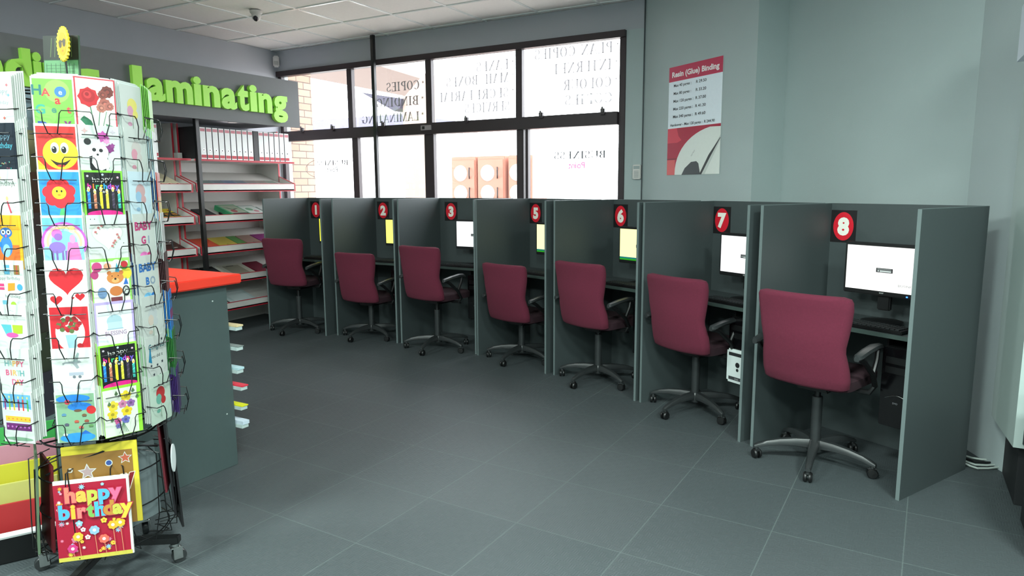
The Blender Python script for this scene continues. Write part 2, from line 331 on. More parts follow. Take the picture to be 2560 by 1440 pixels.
# serif letters drawn as thick stems, thin strokes and serifs; reading from outside
def serif(mb, ch, m, fn, W=0.7):
    S, T, g = 0.19, 0.065, 0.0
    def q(pts): 
        k = mb.mi(m); f = mb.bm.faces.new([mb.bm.verts.new(fn(*p)) for p in pts]); f.material_index = k
    def st(x, y0=0, y1=1, t=S, top=True, bot=True):
        q([(x - t / 2, y0), (x + t / 2, y0), (x + t / 2, y1), (x - t / 2, y1)])
        if bot: q([(x - t / 2 - .09, y0), (x + t / 2 + .09, y0), (x + t / 2 + .09, y0 + T), (x - t / 2 - .09, y0 + T)])
        if top: q([(x - t / 2 - .09, y1 - T), (x + t / 2 + .09, y1 - T), (x + t / 2 + .09, y1), (x - t / 2 - .09, y1)])
    def hb(x0, x1, y, t=T): q([(x0, y - t / 2), (x1, y - t / 2), (x1, y + t / 2), (x0, y + t / 2)])
    def dg(x0, y0, x1, y1, t): q([(x0 - t / 2, y0), (x0 + t / 2, y0), (x1 + t / 2, y1), (x1 - t / 2, y1)])
    def arc(cx, cy, rx, ry, a0, a1, tx=S, n=14):
        for i in range(n):
            A, B = D2R(a0 + (a1 - a0) * i / n), D2R(a0 + (a1 - a0) * (i + 1) / n); p = []
            for t in (A, B): p.append((cx + rx * math.cos(t), cy + ry * math.sin(t)))
            for t in (B, A): p.append((cx + (rx - tx) * math.cos(t), cy + (ry - T) * math.sin(t)))
            q(p)
    c = ch
    if c == 'I': st(.2); return .42
    if c == 'L': st(.18); hb(.18, .66, T / 2); st(.63, 0, .26, .05, False, False); return .72
    if c in 'EF':
        st(.18); hb(.18, .62, 1 - T / 2); st(.6, .76, 1, .05, False, False); hb(.18, .48, .52); st(.48, .4, .64, .04, False, False)
        if c == 'E': hb(.18, .64, T / 2); st(.63, 0, .26, .05, False, False)
        return .72
    if c == 'T': st(.36, top=False); hb(.02, .7, 1 - T / 2); st(.04, .74, 1, .05, False, False); st(.68, .74, 1, .05, False, False); return .74
    if c in 'PRB':
        st(.18); arc(.36, .74, .32, .26, -90, 90, S); hb(.18, .38, 1 - T / 2); hb(.18, .38, .5)
        if c == 'R': dg(.42, .5, .66, 0, S); hb(.58, .84, T / 2)
        if c == 'B': arc(.38, .26, .34, .26, -90, 90, S); hb(.18, .4, T / 2)
        return .84 if c == 'R' else .76
    if c == 'D': st(.18); arc(.34, .5, .44, .5, -90, 90); hb(.18, .36, 1 - T / 2); hb(.18, .36, T / 2); return .84
    if c == 'O': arc(.42, .5, .4, .5, 0, 360, S, 26); return .86
    if c == 'C': arc(.42, .5, .4, .5, 42, 318, S, 22); st(.72, .66, .95, .05, False, False); return .8
    if c == 'G': arc(.42, .5, .4, .5, 42, 318, S, 22); st(.72, .68, .95, .05, False, False); st(.7, .08, .42, S, True, False); return .86
    if c == 'S': arc(.32, .74, .27, .26, 20, 270, .14); arc(.32, .26, .29, .26, -160, 90, .14); st(.57, .72, .97, .05, False, False); st(.05, .03, .28, .05, False, False); return .64
    if c == 'A': dg(.06, 0, .38, 1, T); dg(.66, 0, .38, 1, S); hb(.16, .56, .32); hb(-.04, .22, T / 2); hb(.5, .82, T / 2); return .8
    if c == 'N': st(.14, t=T); st(.72, t=T, bot=False); dg(.16, 1, .7, 0, S); return .86
    if c == 'M': st(.12, t=T); st(.86, t=S); dg(.14, 1, .5, 0, S); dg(.84, 1, .5, 0, T); return 1.02
    if c == 'U': st(.16, .3, 1, bot=False); st(.7, .3, 1, T, bot=False); arc(.42, .3, .345, .3, 180, 360, .1); return .86
    if c == 'X': dg(.08, 0, .64, 1, T); dg(.64, 0, .1, 1, S); hb(-.02, .2, T / 2); hb(.5, .8, T / 2); hb(-.02, .26, 1 - T / 2); hb(.52, .76, 1 - T / 2); return .78
    if c == 'V': dg(.36, 0, .1, 1, S); dg(.38, 0, .64, 1, T); hb(-.04, .24, 1 - T / 2); hb(.5, .78, 1 - T / 2); return .76
    if c == '*':
        for k in range(3):
            a = PI / 2 + k * PI / 3; dx, dy = .17 * math.cos(a), .17 * math.sin(a); nx, ny = -dy * .16, dx * .16
            q([(.2 - dx - nx, .72 - dy - ny), (.2 + dx - nx, .72 + dy - ny), (.2 + dx + nx, .72 + dy + ny), (.2 - dx + nx, .72 - dy + ny)])
        return .62
    return .42
VG = vinyl_mat('grey_vinyl_lettering', (170, 166, 168), 0.12)
VK = vinyl_mat('black_vinyl_lettering', (90, 90, 92), 0.1)
VP = vinyl_mat('magenta_vinyl_lettering', (230, 60, 150), 0.12)
def window_line(s, xr, z, h, m, xl=None):
    probe = MB(); wtot = 0
    for ch in s: wtot += serif(probe, ch, m, lambda x, y: (x, 0, y)) + 0.06
    probe.bm.free(); k = ((xr - xl) / wtot) if xl is not None else h
    mb = MB(); cur = [0.0]
    for ch in s: cur[0] += serif(mb, ch, m, lambda x, y: (xr - (cur[0] + x) * k, 6.128, z + y * h)) + 0.06
    return mb.obj('window_lettering', win, smooth=None)
for s, xr, xl, z in (('*COPIES', -4.475, -4.995, 2.53), ('*BINDING', -4.485, -5.15, 2.37), ('*LAMINATING', -4.49, -5.36, 2.205),
                     ('*FAXES', -3.385, -3.835, 2.645), ('*MAIL BOXES', -3.385, -4.205, 2.52), ('*SECRETARIAL', -3.385, -4.32, 2.375), (' SERVICES', -3.40, -3.98, 2.245),
                     ('*PLAN COPIES', -2.30, -3.17, 2.70), ('*INTERNET', -2.31, -2.975, 2.55), ('*COLOUR', -2.31, -2.87, 2.395), (' COPIES', -2.31, -2.85, 2.255)):
    window_line(s, xr, z, 0.095, VG, xl)
window_line('BUSINESS', -5.585, 1.755, 0.06, VK, -6.11); window_line('BUSINESS', -2.42, 1.755, 0.07, VK, -2.96)
for xr, z in ((-5.75, 1.68), (-2.63, 1.665)):
    mb = MB(); put_text(mb, 'Point', VP if xr > -4 else VK, lambda x, y, zz: (xr - x, 6.128, z + y), 0.01, 0, height=0.06); mb.obj('window_lettering', win, smooth=None)
mb = MB(); mb.tube([(-5.84 + .42 * math.cos(2 * PI * i / 40), 6.128, 1.72 + .13 * math.sin(2 * PI * i / 40)) for i in range(40)], 0.0025, VK, 4, True); mb.obj('window_lettering', win, smooth=None)
# ------------------------------------------------------------------ outside the window
PAVE = mat((176, 170, 164), 0.9, noise=(2, 0.9, 1.08), name='concrete_paving')
m = MB().bb(-26, 12, 6.25, 40, -0.12, -0.02, PAVE); struct(m, 'ground_outside', 'pale paving outside the shop window', 'ground')
BRK = brick_mat()
tag(MB().bb(-7.4, -6.64, 6.26, 6.66, -0.02, 3.3, BRK).obj('brick_pier'), 'pale brick pier outside at the left end of the shop window', 'brick pier')
SOF = mat((118, 104, 98), 0.9, noise=(3, 0.95, 1.04), name='beige_soffit_board')
pts = [aty(700, 172, 6.5), aty(735, 184, 7.2), atz(1012, 240, 3.35), atz(1050, 196, 3.35), atz(945, 165, 3.35), atz(900, 120, 3.35), atz(700, 120, 3.35)]
pts = [atz(x, y, 3.35) for x, y in ((740, 188), (1012, 240), (1050, 196), (948, 165), (940, 80), (700, 80))]
tag(MB().prism([tuple(p) for p in pts], (0, 0, 0.18), SOF).obj('veranda_roof'), 'beige veranda roof seen from below through the upper left panes', 'roof')
pts = [aty(x, y, 13) for x, y in ((1003, 200), (1072, 190), (1072, 330), (1003, 330))]
nb = empty('neighbour_building', TR(0, 0, 0)); tag(nb, 'beige neighbour building with a dark gable seen through the window', 'building')
a, b = aty(1008, 300, 13).x, aty(1072, 300, 13).x
MB().bb(a, b - .02, 13, 13.3, 0, aty(1040, 186, 13).z, mat((128, 112, 102), 0.9, noise=(3, .95, 1.05), name='beige_plaster')).obj('wall', nb)
gp = [aty(x, y, 12.9) for x, y in ((903, 231), (1003, 246), (1000, 270), (985, 278))]
MB().prism([tuple(p) for p in gp], (0, 0.8, 0), mat((48, 46, 58), 0.8, name='dark_gable_cladding')).obj('gable', nb)
a, b = aty(765, 302, 15), aty(1003, 302, 15); z0 = aty(880, 322, 15).z
nb = empty('distant_building', TR(0, 0, 0)); tag(nb, 'distant white building with a lilac grey roof edge seen through the left panes', 'building')
MB().bb(a.x, b.x, 15.1, 18, 0, z0, mat((236, 236, 236), 0.9, noise=(2, .97, 1.03), name='white_plaster')).obj('wall', nb)
MB().bb(a.x - .1, b.x + .1, 15, 18.1, z0, a.z, mat((92, 90, 112), 0.9, noise=(2, .94, 1.05), name='lilac_grey_fascia')).obj('roof_edge', nb)
# outdoor orange doors with white round signs
OR = mat((172, 116, 98), 0.7, noise=(5, .95, 1.05), name='orange_painted_door')
for i, (xa, xb) in enumerate(((1128, 1190), (1193, 1262), (1270, 1330))):
    A, B = aty(xa, 400, 9.0), aty(xb, 400, 9.0); r = empty('locker', TR(A.x, 9.0, -0.02))
    tag(r, 'orange locker with two white round labels outside, %s in the row of three' % ('leftmost', 'middle', 'rightmost')[i], 'locker', 'orange lockers outside')
    W_ = B.x - A.x
    MB().bb(0, W_, 0, 0.5, 0, 1.97, OR, 0.01).obj('body', r)
    MB().bb(0.02, W_ - 0.02, -0.02, 0.0, 0.05, 1.92, OR, 0.006).obj('door', r)
    for zz in (1.72, 1.42):
        MB().lathe([(0.12, -0.006), (0.12, 0)], WHITEP, 24, (W_ * .4, -0.021, zz), 'y').obj('round_label', r)
        MB().tube([(W_ * .75, -0.02, zz + .08), (W_ * .8, -0.06, zz + .04), (W_ * .8, -0.06, zz - .04), (W_ * .75, -0.02, zz - .08)], 0.01, BLACKP).obj('handle', r)

# ------------------------------------------------------------------ ceiling and wall fittings
p = atz(640, 26, CEIL); r = empty('dome_camera', TR(p.x, p.y, CEIL - 0.004)); tag(r, 'small white dome security camera on the ceiling', 'security camera')
MB().lathe([(0.001, 0), (0.055, 0), (0.055, -0.018), (0.045, -0.03), (0.001, -0.03)], WHITEM).obj('base', r)
MB().lathe([(0.04, -0.028), (0.042, -0.055), (0.034, -0.075), (0.018, -0.088), (0.001, -0.091)], WHITEM).obj('housing', r)
MB().lathe([(0.027, 0), (0.025, 0.012), (0.015, 0.021), (0.001, 0.024)], mat((40, 36, 44), 0.2, name='dark_lens'), c=(0, 0, 0)).obj('lens', r, TR(0.014, -0.018, -0.07, 0, D2R(125)))
r = empty('motion_sensor', TR(-6.565, 6.04, 2.98, D2R(45))); tag(r, 'small white motion sensor high in the corner by the window', 'motion sensor')
MB().box((0, 0, 0), (0.07, 0.05, 0.13), WHITEM, None, 0.012).obj('housing', r); MB().box((0.0, -0.027, -0.02), (0.05, 0.008, 0.045), mat((170, 166, 162), 0.4, name='frosted_lens'), None, 0.003).obj('sensor_lens', r)
p = aty(936, 300, 5.985)
for nm_, x, y, z1, lb in (('support_post', -5.04, 5.985, CEIL - 0.005, 'slim black post from floor to ceiling in front of the window'), ('support_post', -5.9, 4.40, 2.2, 'slim black post standing in front of the stationery shelves')):
    r = empty(nm_, TR(x, y, 0)); tag(r, lb, 'post')
    MB().bb(-0.02, 0.02, -0.02, 0.02, 0.006, z1, BLACKP, 0.003).obj('pole', r); MB().bb(-0.05, 0.05, -0.05, 0.05, 0, 0.006, BLACKP).obj('base_plate', r)
r = empty('wall_thermostat', TR(-2.10, 6.085, 1.62)); tag(r, 'small white labelled box on the wall right of the window', 'wall box')
MB().box((0, 0, 0), (0.075, 0.03, 0.13), WHITEM, None, 0.006).obj('housing', r)
a_ = Art(0.065, 0.12, -0.015, 0, -0.06).rect(.05, .72, .95, .95, (150, 160, 160))
for k in range(5): a_.rect(.15, .1 + k * .11, .85, .14 + k * .11, (120, 130, 130))
a_.done(r)
MB().tube([(-2.056, 6.094, 0.0), (-2.056, 6.094, CEIL)], 0.006, mat((60, 66, 70), .5, name='grey_cable_sheath'), 6).obj('wall_cable'); tag(bpy.data.objects['wall_cable'], 'dark cable running up the wall corner right of the window', 'cable')
# ------------------------------------------------------------------ price poster
ang = D2R(-34); pu = Vector((math.cos(ang), math.sin(ang), 0)); pn = Vector((-pu.y, pu.x, 0))
pc = Vector((E0[0], E0[1], 0)) + pu * 0.657 - pn * 0.004
r = MB().bb(-0.315, 0.315, -0.0005, 0.0005, 1.585, 2.476, WHITEP).obj('price_poster', None, TR(pc.x, pc.y, 0, ang)); tag(r, 'red and white price poster for resin glue binding on the wall', 'poster')
CR = (190, 40, 78)
a_ = Art(0.63, 0.891, -0.0006, 0, 1.585); a_.rect(0, 0, 1, 1, (226, 236, 244)).rect(0, .865, 1, 1, CR).rect(0, 0, 1, .435, (172, 30, 60))
a_.poly([(0, .3), (.0, .435), (.18, .435), (.22, .36), (.28, .32), (.2, .3)], (214, 62, 82)).poly([(0, 0), (.17, 0), (.16, .14), (0, .14)], (214, 92, 92)).rect(0, .145, .2, .155, (120, 30, 44))
dome = [(1, .41)] + [(.16 + .84 * (1 - math.cos(t)) ** 1.0 * 0 + .16 * 0 + .84 - .84 * math.sin(t), .0 + .425 * math.cos(t) ** .9 if math.cos(t) > 0 else 0) for t in [PI / 2 * i / 14 for i in range(2, 15)]] + [(1, 0)]
a_.poly(dome, (222, 228, 222))
a_.poly([(1, .34), (.66, .02), (.6, .0), (.74, 0), (1, .29)], (196, 204, 198)).poly([(1, .32), (.8, .17), (.64, .0), (.68, 0), (.84, .16), (1, .31)], (50, 54, 56))
a_.poly([(.3, 0), (.36, .06), (.48, .115), (.58, .12), (.62, .10), (.66, 0)], (64, 70, 74))
a_.text('Resin (Glue) Binding', .5, .905, .068, (240, 232, 232), .035, .88)
for k, (t1, t2) in enumerate((('Max 40 pages :', 'R 29.50'), ('Max 80 pages :', 'R 33.20'), ('Max 120 pages :', 'R 37.00'), ('Max 220 pages :', 'R 41.30'), ('Max 340 pages :', 'R 49.60'))):
    v = .815 - k * .071; a_.text(t1, .10, v, .036, (40, 44, 50), .02, .34 if k < 2 else .385, 'l'); a_.text(t2, .53, v, .036, (40, 44, 50), .02, .19, 'l')
a_.text('Hardcover - Max 120 pages :  R 244.90', .05, .455, .034, (40, 44, 50), .02, .84, 'l'); a_.text('NITRO', .52, .19, .02, (130, 136, 134), .0, .1, 'c', D2R(48))
a_.done(r)

# ================================================================== BOOTHS
# number, front-left floor point, heading, width
BOOTHS = [(1, (-5.827, 5.068), 1, .814), (2, (-4.948, 5.163), 0, .786), (3, (-4.134, 5.177), -2, .884), (5, (-3.224, 5.113), -18.3, .868), (6, (-2.338, 4.845), -23.3, .879), (7, (-1.501, 4.493), -30.5, .896), (8, (-0.666, 4.004), -27.5, .852)]
DEP, BH, TK = 0.66, 1.387, 0.018
SIGNK = mat((26, 22, 24), 0.4, name='black_sign_card'); SIGNR = mat((214, 24, 44), 0.4, name='red_sign_oval')
SCREEN = {}
def screen_mat(c, e):
    k = (c, e)
    if k not in SCREEN:
        m = bpy.data.materials.new('lit_screen'); m.use_nodes = True; b = m.node_tree.nodes['Principled BSDF']; b.inputs['Base Color'].default_value = (0.02, 0.02, 0.02, 1)
        b.inputs['Emission Color'].default_value = (*lin(c), 1); b.inputs['Emission Strength'].default_value = e; SCREEN[k] = m
    return SCREEN[k]
NEIGH = {1: 'nearest the stationery shelves', 2: 'second from the shelves', 3: 'third from the shelves', 5: 'in the middle of the row', 6: 'left of booth seven', 7: 'left of the nearest booth', 8: 'nearest and rightmost of the row'}
NW = {1: 'one', 2: 'two', 3: 'three', 5: 'five', 6: 'six', 7: 'seven', 8: 'eight'}
# monitor: left u, width, z0, z1, screen colour, power
MON = {1: (.335, (236, 238, 60)), 2: (.295, (236, 240, 110)), 3: (.345, (248, 252, 255)), 5: (.29, (250, 250, 176)), 6: (.262, (252, 250, 170)), 7: (.262, (250, 252, 255)), 8: (.232, (255, 255, 250))}
for n, A, ang, wd in BOOTHS:
    M = TR(A[0], A[1], 0, D2R(ang)); b = empty('computer_booth', M)
    tag(b, 'dark grey laminate computer booth with red oval sign reading %d' % n, 'computer booth', 'row of numbered computer booths')
    def panel(x0, x1, y0, y1, z0, z1, name):
        mb = MB().bb(x0, x1, y0, y1, z0, z1, BOARD)
        return mb.obj(name, b)
    for x in (0, wd - TK):
        o = panel(x, x + TK, 0.0015, DEP, 0.0, BH - .0015, 'side_panel'); MB().bb(x, x + TK, 0, 0.0015, 0, BH, BOARDE).bb(x, x + TK, 0, DEP, BH - .0015, BH, BOARDE).obj('edge_band', o)
    panel(TK, wd - TK, DEP - TK, DEP, 0.0, BH, 'back_panel')
    d = panel(TK, wd - TK, 0.235, DEP - TK, 0.722, 0.744, 'desk_top'); MB().bb(TK, wd - TK, 0.2335, 0.235, 0.722, 0.744, mat((66, 80, 76), .4, name='pale_desk_edging')).obj('edge_band', d)
    # number sign
    s = MB().bb(0.0, 0.158, 0, 0.001, 0, 0.19, SIGNK).obj('number_sign', b, TR({1: .05, 2: .045, 3: .08, 5: .02, 6: .02, 7: .02, 8: .02}[n], DEP - TK - 0.0015, 1.157)); s['label'] = 'black card with the number %d in a red oval' % n
    a_ = Art(.158, .19, 0, .079, 0).ell(.5, .5, .40, (214, 24, 44), .53, 32).text(str(n), .5, .5 - .24, .60, (244, 240, 230), .06); a_.done(s, 'numeral')
    # monitor
    u0, cc = MON[n]; r = empty('computer_monitor', M @ TR(u0, .45, .745))
    tag(r, 'black flat monitor with a lit %s screen on the desk of booth %s' % ('yellow' if n in (1, 2) else 'cream' if n in (5, 6) else 'white', NW[n]), 'monitor', 'monitors in the booths')
    MB().box((.22, .02, .295), (.44, .03, .285), BLACKP, None, .005).obj('casing', r)
    sc_ = MB().bb(.014, .426, .0035, .005, .178, .420, screen_mat(cc, .9)).obj('screen', r)
    a_ = Art(.412, .242, .0035, .22, .178)
    a_.rect(.41, .42, .63, .52, (60, 58, 62)).rect(.43, .44, .45, .47, (220, 220, 220)).rect(.46, .435, .61, .47, (225, 225, 225)).rect(.425, .485, .61, .505, (150, 150, 150))
    a_.done(sc_, 'dialog_box')
    if n in (5, 6): Art(.412, .242, .0035, .22, .178).rect(0, 0, 1, .05, (60, 200, 40)).rect(0, .05, 1, .1, (30, 150, 150)).done(sc_, 'task_bar')
    Art(.412, .242, .0035, .22, .178).text('BUSINESS', .82, .14, .03, (150, 150, 150), .0, .22).done(sc_, 'screen_lettering')
    if n in (8, 7, 3): Art(.412, .242, .0048, .22, .178).text('acer', .5, -.055, .025, (170, 172, 170), .02).done(r, 'maker_mark')
    MB().box((.22, .045, .13), (.07, .03, .12), BLACKP, None, .006).obj('neck', r); MB().lathe([(.001, 0.0), (.11, 0.0), (.105, .012), (.04, .02), (.001, .02)], BLACKP, 28, (.22, .03, .0005)).obj('stand_base', r)
    MB().bb(.352, .360, .003, .006, .160, .166, screen_mat((40, 90, 255), 6)).obj('power_light', r)
    # keyboard, mouse
    r = empty('keyboard', M @ TR(.30 if n != 8 else .28, .245, .7445)); tag(r, 'black computer keyboard on the desk of booth %s' % NW[n], 'keyboard', 'keyboards in the booths')
    MB().box((.20, .07, .009), (.40, .14, .018), BLACKP, None, .004).obj('body', r)
    k = MB()
    for j in range(5):
        for i in range(15): k.box((.028 + i * .0245, .02 + j * .023, .021), (.019, .018, .007), GREYP)
    k.obj('keys', r)['kind'] = 'stuff'
    r = empty('computer_mouse', M @ TR(.735, .33, .7445)); tag(r, 'black computer mouse on the desk of booth %s' % NW[n], 'mouse', 'mice in the booths')
    MB().loft([[(x * s_, t * .055, z * s_) for x, z in [(.03, 0), (.03, .012), (.022, .026), (0, .032), (-.022, .026), (-.03, .012), (-.03, 0)]] for t, s_ in ((-1, .45), (-.8, .8), (-.3, 1), (.3, 1), (.8, .85), (1, .5))], BLACKP).obj('body', r)
    MB().cyl((-.003, -.03, .031), (.003, -.03, .031), .007, GREYP, 12).obj('wheel', r)
    # tower computer hung under the desk
    r = empty('computer_tower', M @ TR(wd - TK - (.235 if n != 7 else .31), .235, .245)); white = n == 7
    tag(r, ('black tower computer with a white lower front under the desk of booth seven' if white else 'black tower computer with silver drive trim under the desk of booth %s' % NW[n]), 'computer tower', 'tower computers under the desks')
    MB().bb(0, .18, .01, .38, 0.02, .43, BLACKP, .006).obj('case', r)
    f = MB().bb(0, .18, 0, .012, .02, .43, mat((10, 10, 12), .18, name='glossy_black_plastic'), .004).obj('front_bezel', r)
    for k in range(2): MB().bb(.02, .16, -.003, 0, .35 - k * .05, .385 - k * .05, BLACKP, .001).bb(.12, .15, -.005, -.002, .352 - k * .05, .356 - k * .05, CHROME).obj('drive_tray', f)
    MB().tube([(.03 + .12 * t, -.004, .17 + .02 * math.sin(PI * t)) for t in [i / 10 for i in range(11)]], .0022, CHROME, 6).obj('silver_trim', f)
    MB().lathe([(.012, -.004), (.012, 0)], mat((200, 40, 40), .3, name='red_button') if n in (6, 8) else CHROME, 16, (.145, 0, .21), 'y').obj('power_button', f)
    a_ = Art(.18, .41, -.0005, .09, .02).text('DVD', .45, .30, .05, (120, 120, 124), .02); a_.done(f)
    if white:
        wf = MB().box((.09, -.008, .125), (.17, .016, .215), mat((214, 222, 220), .4, name='white_plastic'), None, .012).obj('lower_front', r)
        a_ = Art(.17, .215, -.0165, .09, .018).rect(.1, .8, .92, .9, (40, 42, 44)).ell(.52, .55, .1, (30, 32, 34)).ell(.52, .40, .06, (40, 42, 44)).rect(.12, .08, .9, .18, (60, 62, 64)).text('DVD', .5, .1, .06, (190, 190, 190)); a_.done(wf)
    hold = MB().bb(-.012, -.002, .06, .34, 0.0, .475, BLACKP).bb(.182, .192, .06, .34, 0.0, .475, BLACKP).bb(-.012, .192, .06, .34, 0.0, .018, BLACKP); hold.obj('tower_cradle', b, TR(wd - TK - (.235 if n != 7 else .31), .235, .245))

# ================================================================== CHAIRS
def rr(w_, d_, z, cx=0, cy=0, bow=0.0, n=6, r=None):
    """rounded rectangle ring in x-y at height z, bowed so the sides wrap forward"""
    r = r or d_ / 2 * 0.98; pts = []
    for q_, (sx, sy) in enumerate(((1, 1), (-1, 1), (-1, -1), (1, -1))):
        for i in range(n + 1):
            a = PI / 2 * (q_ + i / n); pts.append((sx * (w_ / 2 - r) + r * math.cos(a), sy * (d_ / 2 - r) + r * math.sin(a)))
    # extra points along the long sides
    out = []
    for i, p in enumerate(pts):
        out.append(p); q = pts[(i + 1) % len(pts)]
        if abs(p[0] - q[0]) > 0.1:
            for k in range(1, 6): out.append((p[0] + (q[0] - p[0]) * k / 6, p[1] + (q[1] - p[1]) * k / 6))
    return [(cx + x, cy + y + bow * (x / (w_ / 2)) ** 2, z) for x, y in out]
def chair_parts(r, rot, drop=0.0):
    # backrest loft: (z, width, y, thickness)
    prof = [(.462, .30, -.175, .02), (.468, .40, -.178, .045), (.482, .445, -.182, .06), (.53, .458, -.192, .068), (.59, .452, -.206, .072), (.635, .440, -.220, .070), (.67, .430, -.230, .058), (.70, .432, -.234, .064), (.77, .458, -.236, .066), (.83, .475, -.236, .064), (.89, .49, -.242, .062), (.93, .49, -.250, .058), (.948, .475, -.255, .046), (.957, .41, -.258, .02)]
    return prof
def make_chair():
    r = empty('office_chair', TR(0, 0, 0))
    prof = chair_parts(None, 0)
    MB().loft([rr(w_, t, z, 0, y, .035) for z, w_, y, t in prof], BURG).obj('backrest', r, smooth=50)
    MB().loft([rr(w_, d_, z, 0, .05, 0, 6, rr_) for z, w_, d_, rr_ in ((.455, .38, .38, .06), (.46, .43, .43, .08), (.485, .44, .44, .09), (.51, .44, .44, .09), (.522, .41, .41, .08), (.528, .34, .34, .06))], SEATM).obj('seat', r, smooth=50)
    MB().box((0, .03, .435), (.18, .22, .04), BLACKP, None, .01).tube([(0, -.06, .445), (0, -.13, .47), (0, -.15, .53)], .016, BLACKP, 8).obj('tilt_mechanism', r)
    MB().tube([(.08, .03, .435), (.22, .05, .43), (.25, .05, .43)], .006, BLACKP, 8).obj('height_lever', r)
    for s in (-1, 1):
        a = MB().tube([(s * .17, .02, .44), (s * .255, .02, .445), (s * .275, .03, .48), (s * .28, -.02, .55), (s * .275, -.12, .63), (s * .262, -.17, .66)], [.014] * 6, BLACKP, 8).obj('armrest', r)
        MB().loft([[(s * .27 + x * wdt, y, z + zz) for x, zz in ((-.026, 0), (-.02, .014), (0, .02), (.02, .014), (.026, 0), (.018, -.01), (-.018, -.01))] for y, z, wdt in ((-.20, .655, .5), (-.185, .66, .9), (-.1, .675, 1), (0, .685, 1.05), (.06, .68, .9), (.085, .67, .5))], GREYP).obj('arm_pad', a)
        MB().tube([(s * .28, -.02, .55), (s * .275, .03, .62), (s * .27, .05, .675)], .012, BLACKP, 8).obj('arm_brace', a)
    MB().cyl((0, 0, .10), (0, 0, .37), .027, GREYP, 16).cyl((0, 0, .37), (0, 0, .43), .016, BLACKP, 14).obj('gas_column', r)
    MB().lathe([(.001, .065), (.04, .065), (.046, .085), (.044, .115), (.034, .13), (.001, .13)], GREYP).obj('base_hub', r)
    for k in range(5):
        M = Matrix.Rotation(2 * PI * k / 5, 4, 'Z')
        rings = []
        for x, z, w_, h in ((.03, .105, .05, .05), (.10, .108, .046, .042), (.18, .103, .040, .034), (.25, .090, .034, .028), (.295, .076, .030, .024), (.315, .068, .022, .018)):
            rings.append([(x, w_ / 2 * cy, z + h / 2 * cz) for cy, cz in ((-1, -.8), (-.7, -1), (.7, -1), (1, -.8), (1, .3), (.6, 1), (-.6, 1), (-1, .3))])
        lg = MB().loft(rings, GREYP).obj('base_leg', r, M, 50)
        c = MB()
        for s in (-1, 1): c.lathe([(.001, s * .006), (.026, s * .006), (.0268, s * .014), (.022, s * .021), (.001, s * .022)], BLACKP, 18, (.0, 0, .0268), 'y')
        c.lathe([(.010, .035), (.012, .045), (.009, .062), (.001, .064)], GREYP, 12).box((0, 0, .05), (.05, .022, .012), GREYP, None, .005)
        c.obj('caster', lg, TR(.300, 0, 0, .5 * k))
    return r
# hub, facing angle, floor point of one caster, seat drop, label
CH_ = [(1, (-5.475, 5.17), 8, (-5.434, 4.929), .035), (2, (-4.585, 5.28), 0, (-4.60, 5.0), -.085), (3, (-3.69, 5.165), -8, (-3.66, 4.93), .02), (5, (-2.806, 5.18), -14, (-2.82, 4.90), -.10), (6, (-1.96, 4.86), -20, (-2.03, 4.60), -.015), (7, (-1.115, 4.50), -26, (-1.25, 4.20), -.03), (8, (-0.318, 3.935), -20, (-0.317, 3.639), 0.0)]
CL = {1: 'burgundy office chair turned left in booth one beside the shelves', 2: 'low burgundy office chair pulled up in booth two', 3: 'tall burgundy office chair in booth three with legs spread in front', 5: 'lowest small burgundy office chair in booth five', 6: 'burgundy office chair in booth six under the cream screen', 7: 'burgundy office chair in booth seven beside the white fronted tower', 8: 'nearest and largest burgundy office chair in booth eight'}
proto = make_chair()
for i, (n, hub, fa, cp, drop) in enumerate(CH_):
    c = proto if i == 0 else copy_tree(proto)
    c.matrix_world = TR(hub[0], hub[1], 0, D2R(fa)); tag(c, CL[n], 'office chair', 'burgundy office chairs in the booths')
    base = math.atan2(cp[1] - hub[1], cp[0] - hub[0]) - D2R(fa); k = 0
    for ch in c.children:
        t = ch.name.split('.')[0]
        if t == 'base_leg': ch.matrix_local = Matrix.Rotation(base + 2 * PI * k / 5, 4, 'Z'); k += 1
        elif t in ('backrest', 'seat', 'armrest', 'tilt_mechanism', 'height_lever'): ch.location.z = drop

# ================================================================== SIGN BULKHEAD ON THE LEFT
r = empty('sign_bulkhead', TR(-5.8, 5.625, 2.147)); tag(r, 'long dark grey sign bulkhead over the shelves with lime green letters', 'sign')
MB().bb(-.03, 0, -5.6, 0, 0, .488, SIGNG).obj('sign_board', r)
MB().bb(-.82, -.03, -5.6, -.02, .03, .05, WALLL).bb(-.82, -.03, -5.6, -.02, .46, .48, WALLL).bb(-.82, -.03, -.02, 0, .03, .48, WALLL).obj('bulkhead_box', r)
def letter(ch, ya, yb, zb=2.278, h=.26):
    mb = MB(); put_text(mb, ch, LIME, lambda x, y, z: (z + .022, x, y), .042, .020, width=yb - ya, height=h, align='l')
    o = mb.obj('letter', r, TR(.0, ya - 5.625, zb - 2.147), 40); return o
for ch, xa, xb in (('l', 333, 357), ('a', 366, 411), ('m', 414, 480), ('i', 483, 502), ('n', 506, 547), ('a', 551, 589), ('t', 592, 619), ('i', 622, 640), ('n', 643, 677), ('g', 680, 715), ('d', 18, 84), ('i', 88, 109), ('n', 114, 178), ('g', 187, 250), ('n', -52, 12), ('i', -88, -60), ('B', -190, -100)):
    letter(ch, atx(xa, 230 - 0.0 * xa, -5.77).y, atx(xb, 230, -5.77).y)
p = atx(635, 313, -6.1)
r2 = empty('downlight', TR(-6.1, 4.98, 2.176)); tag(r2, 'small round downlight under the sign bulkhead above the binders', 'downlight')
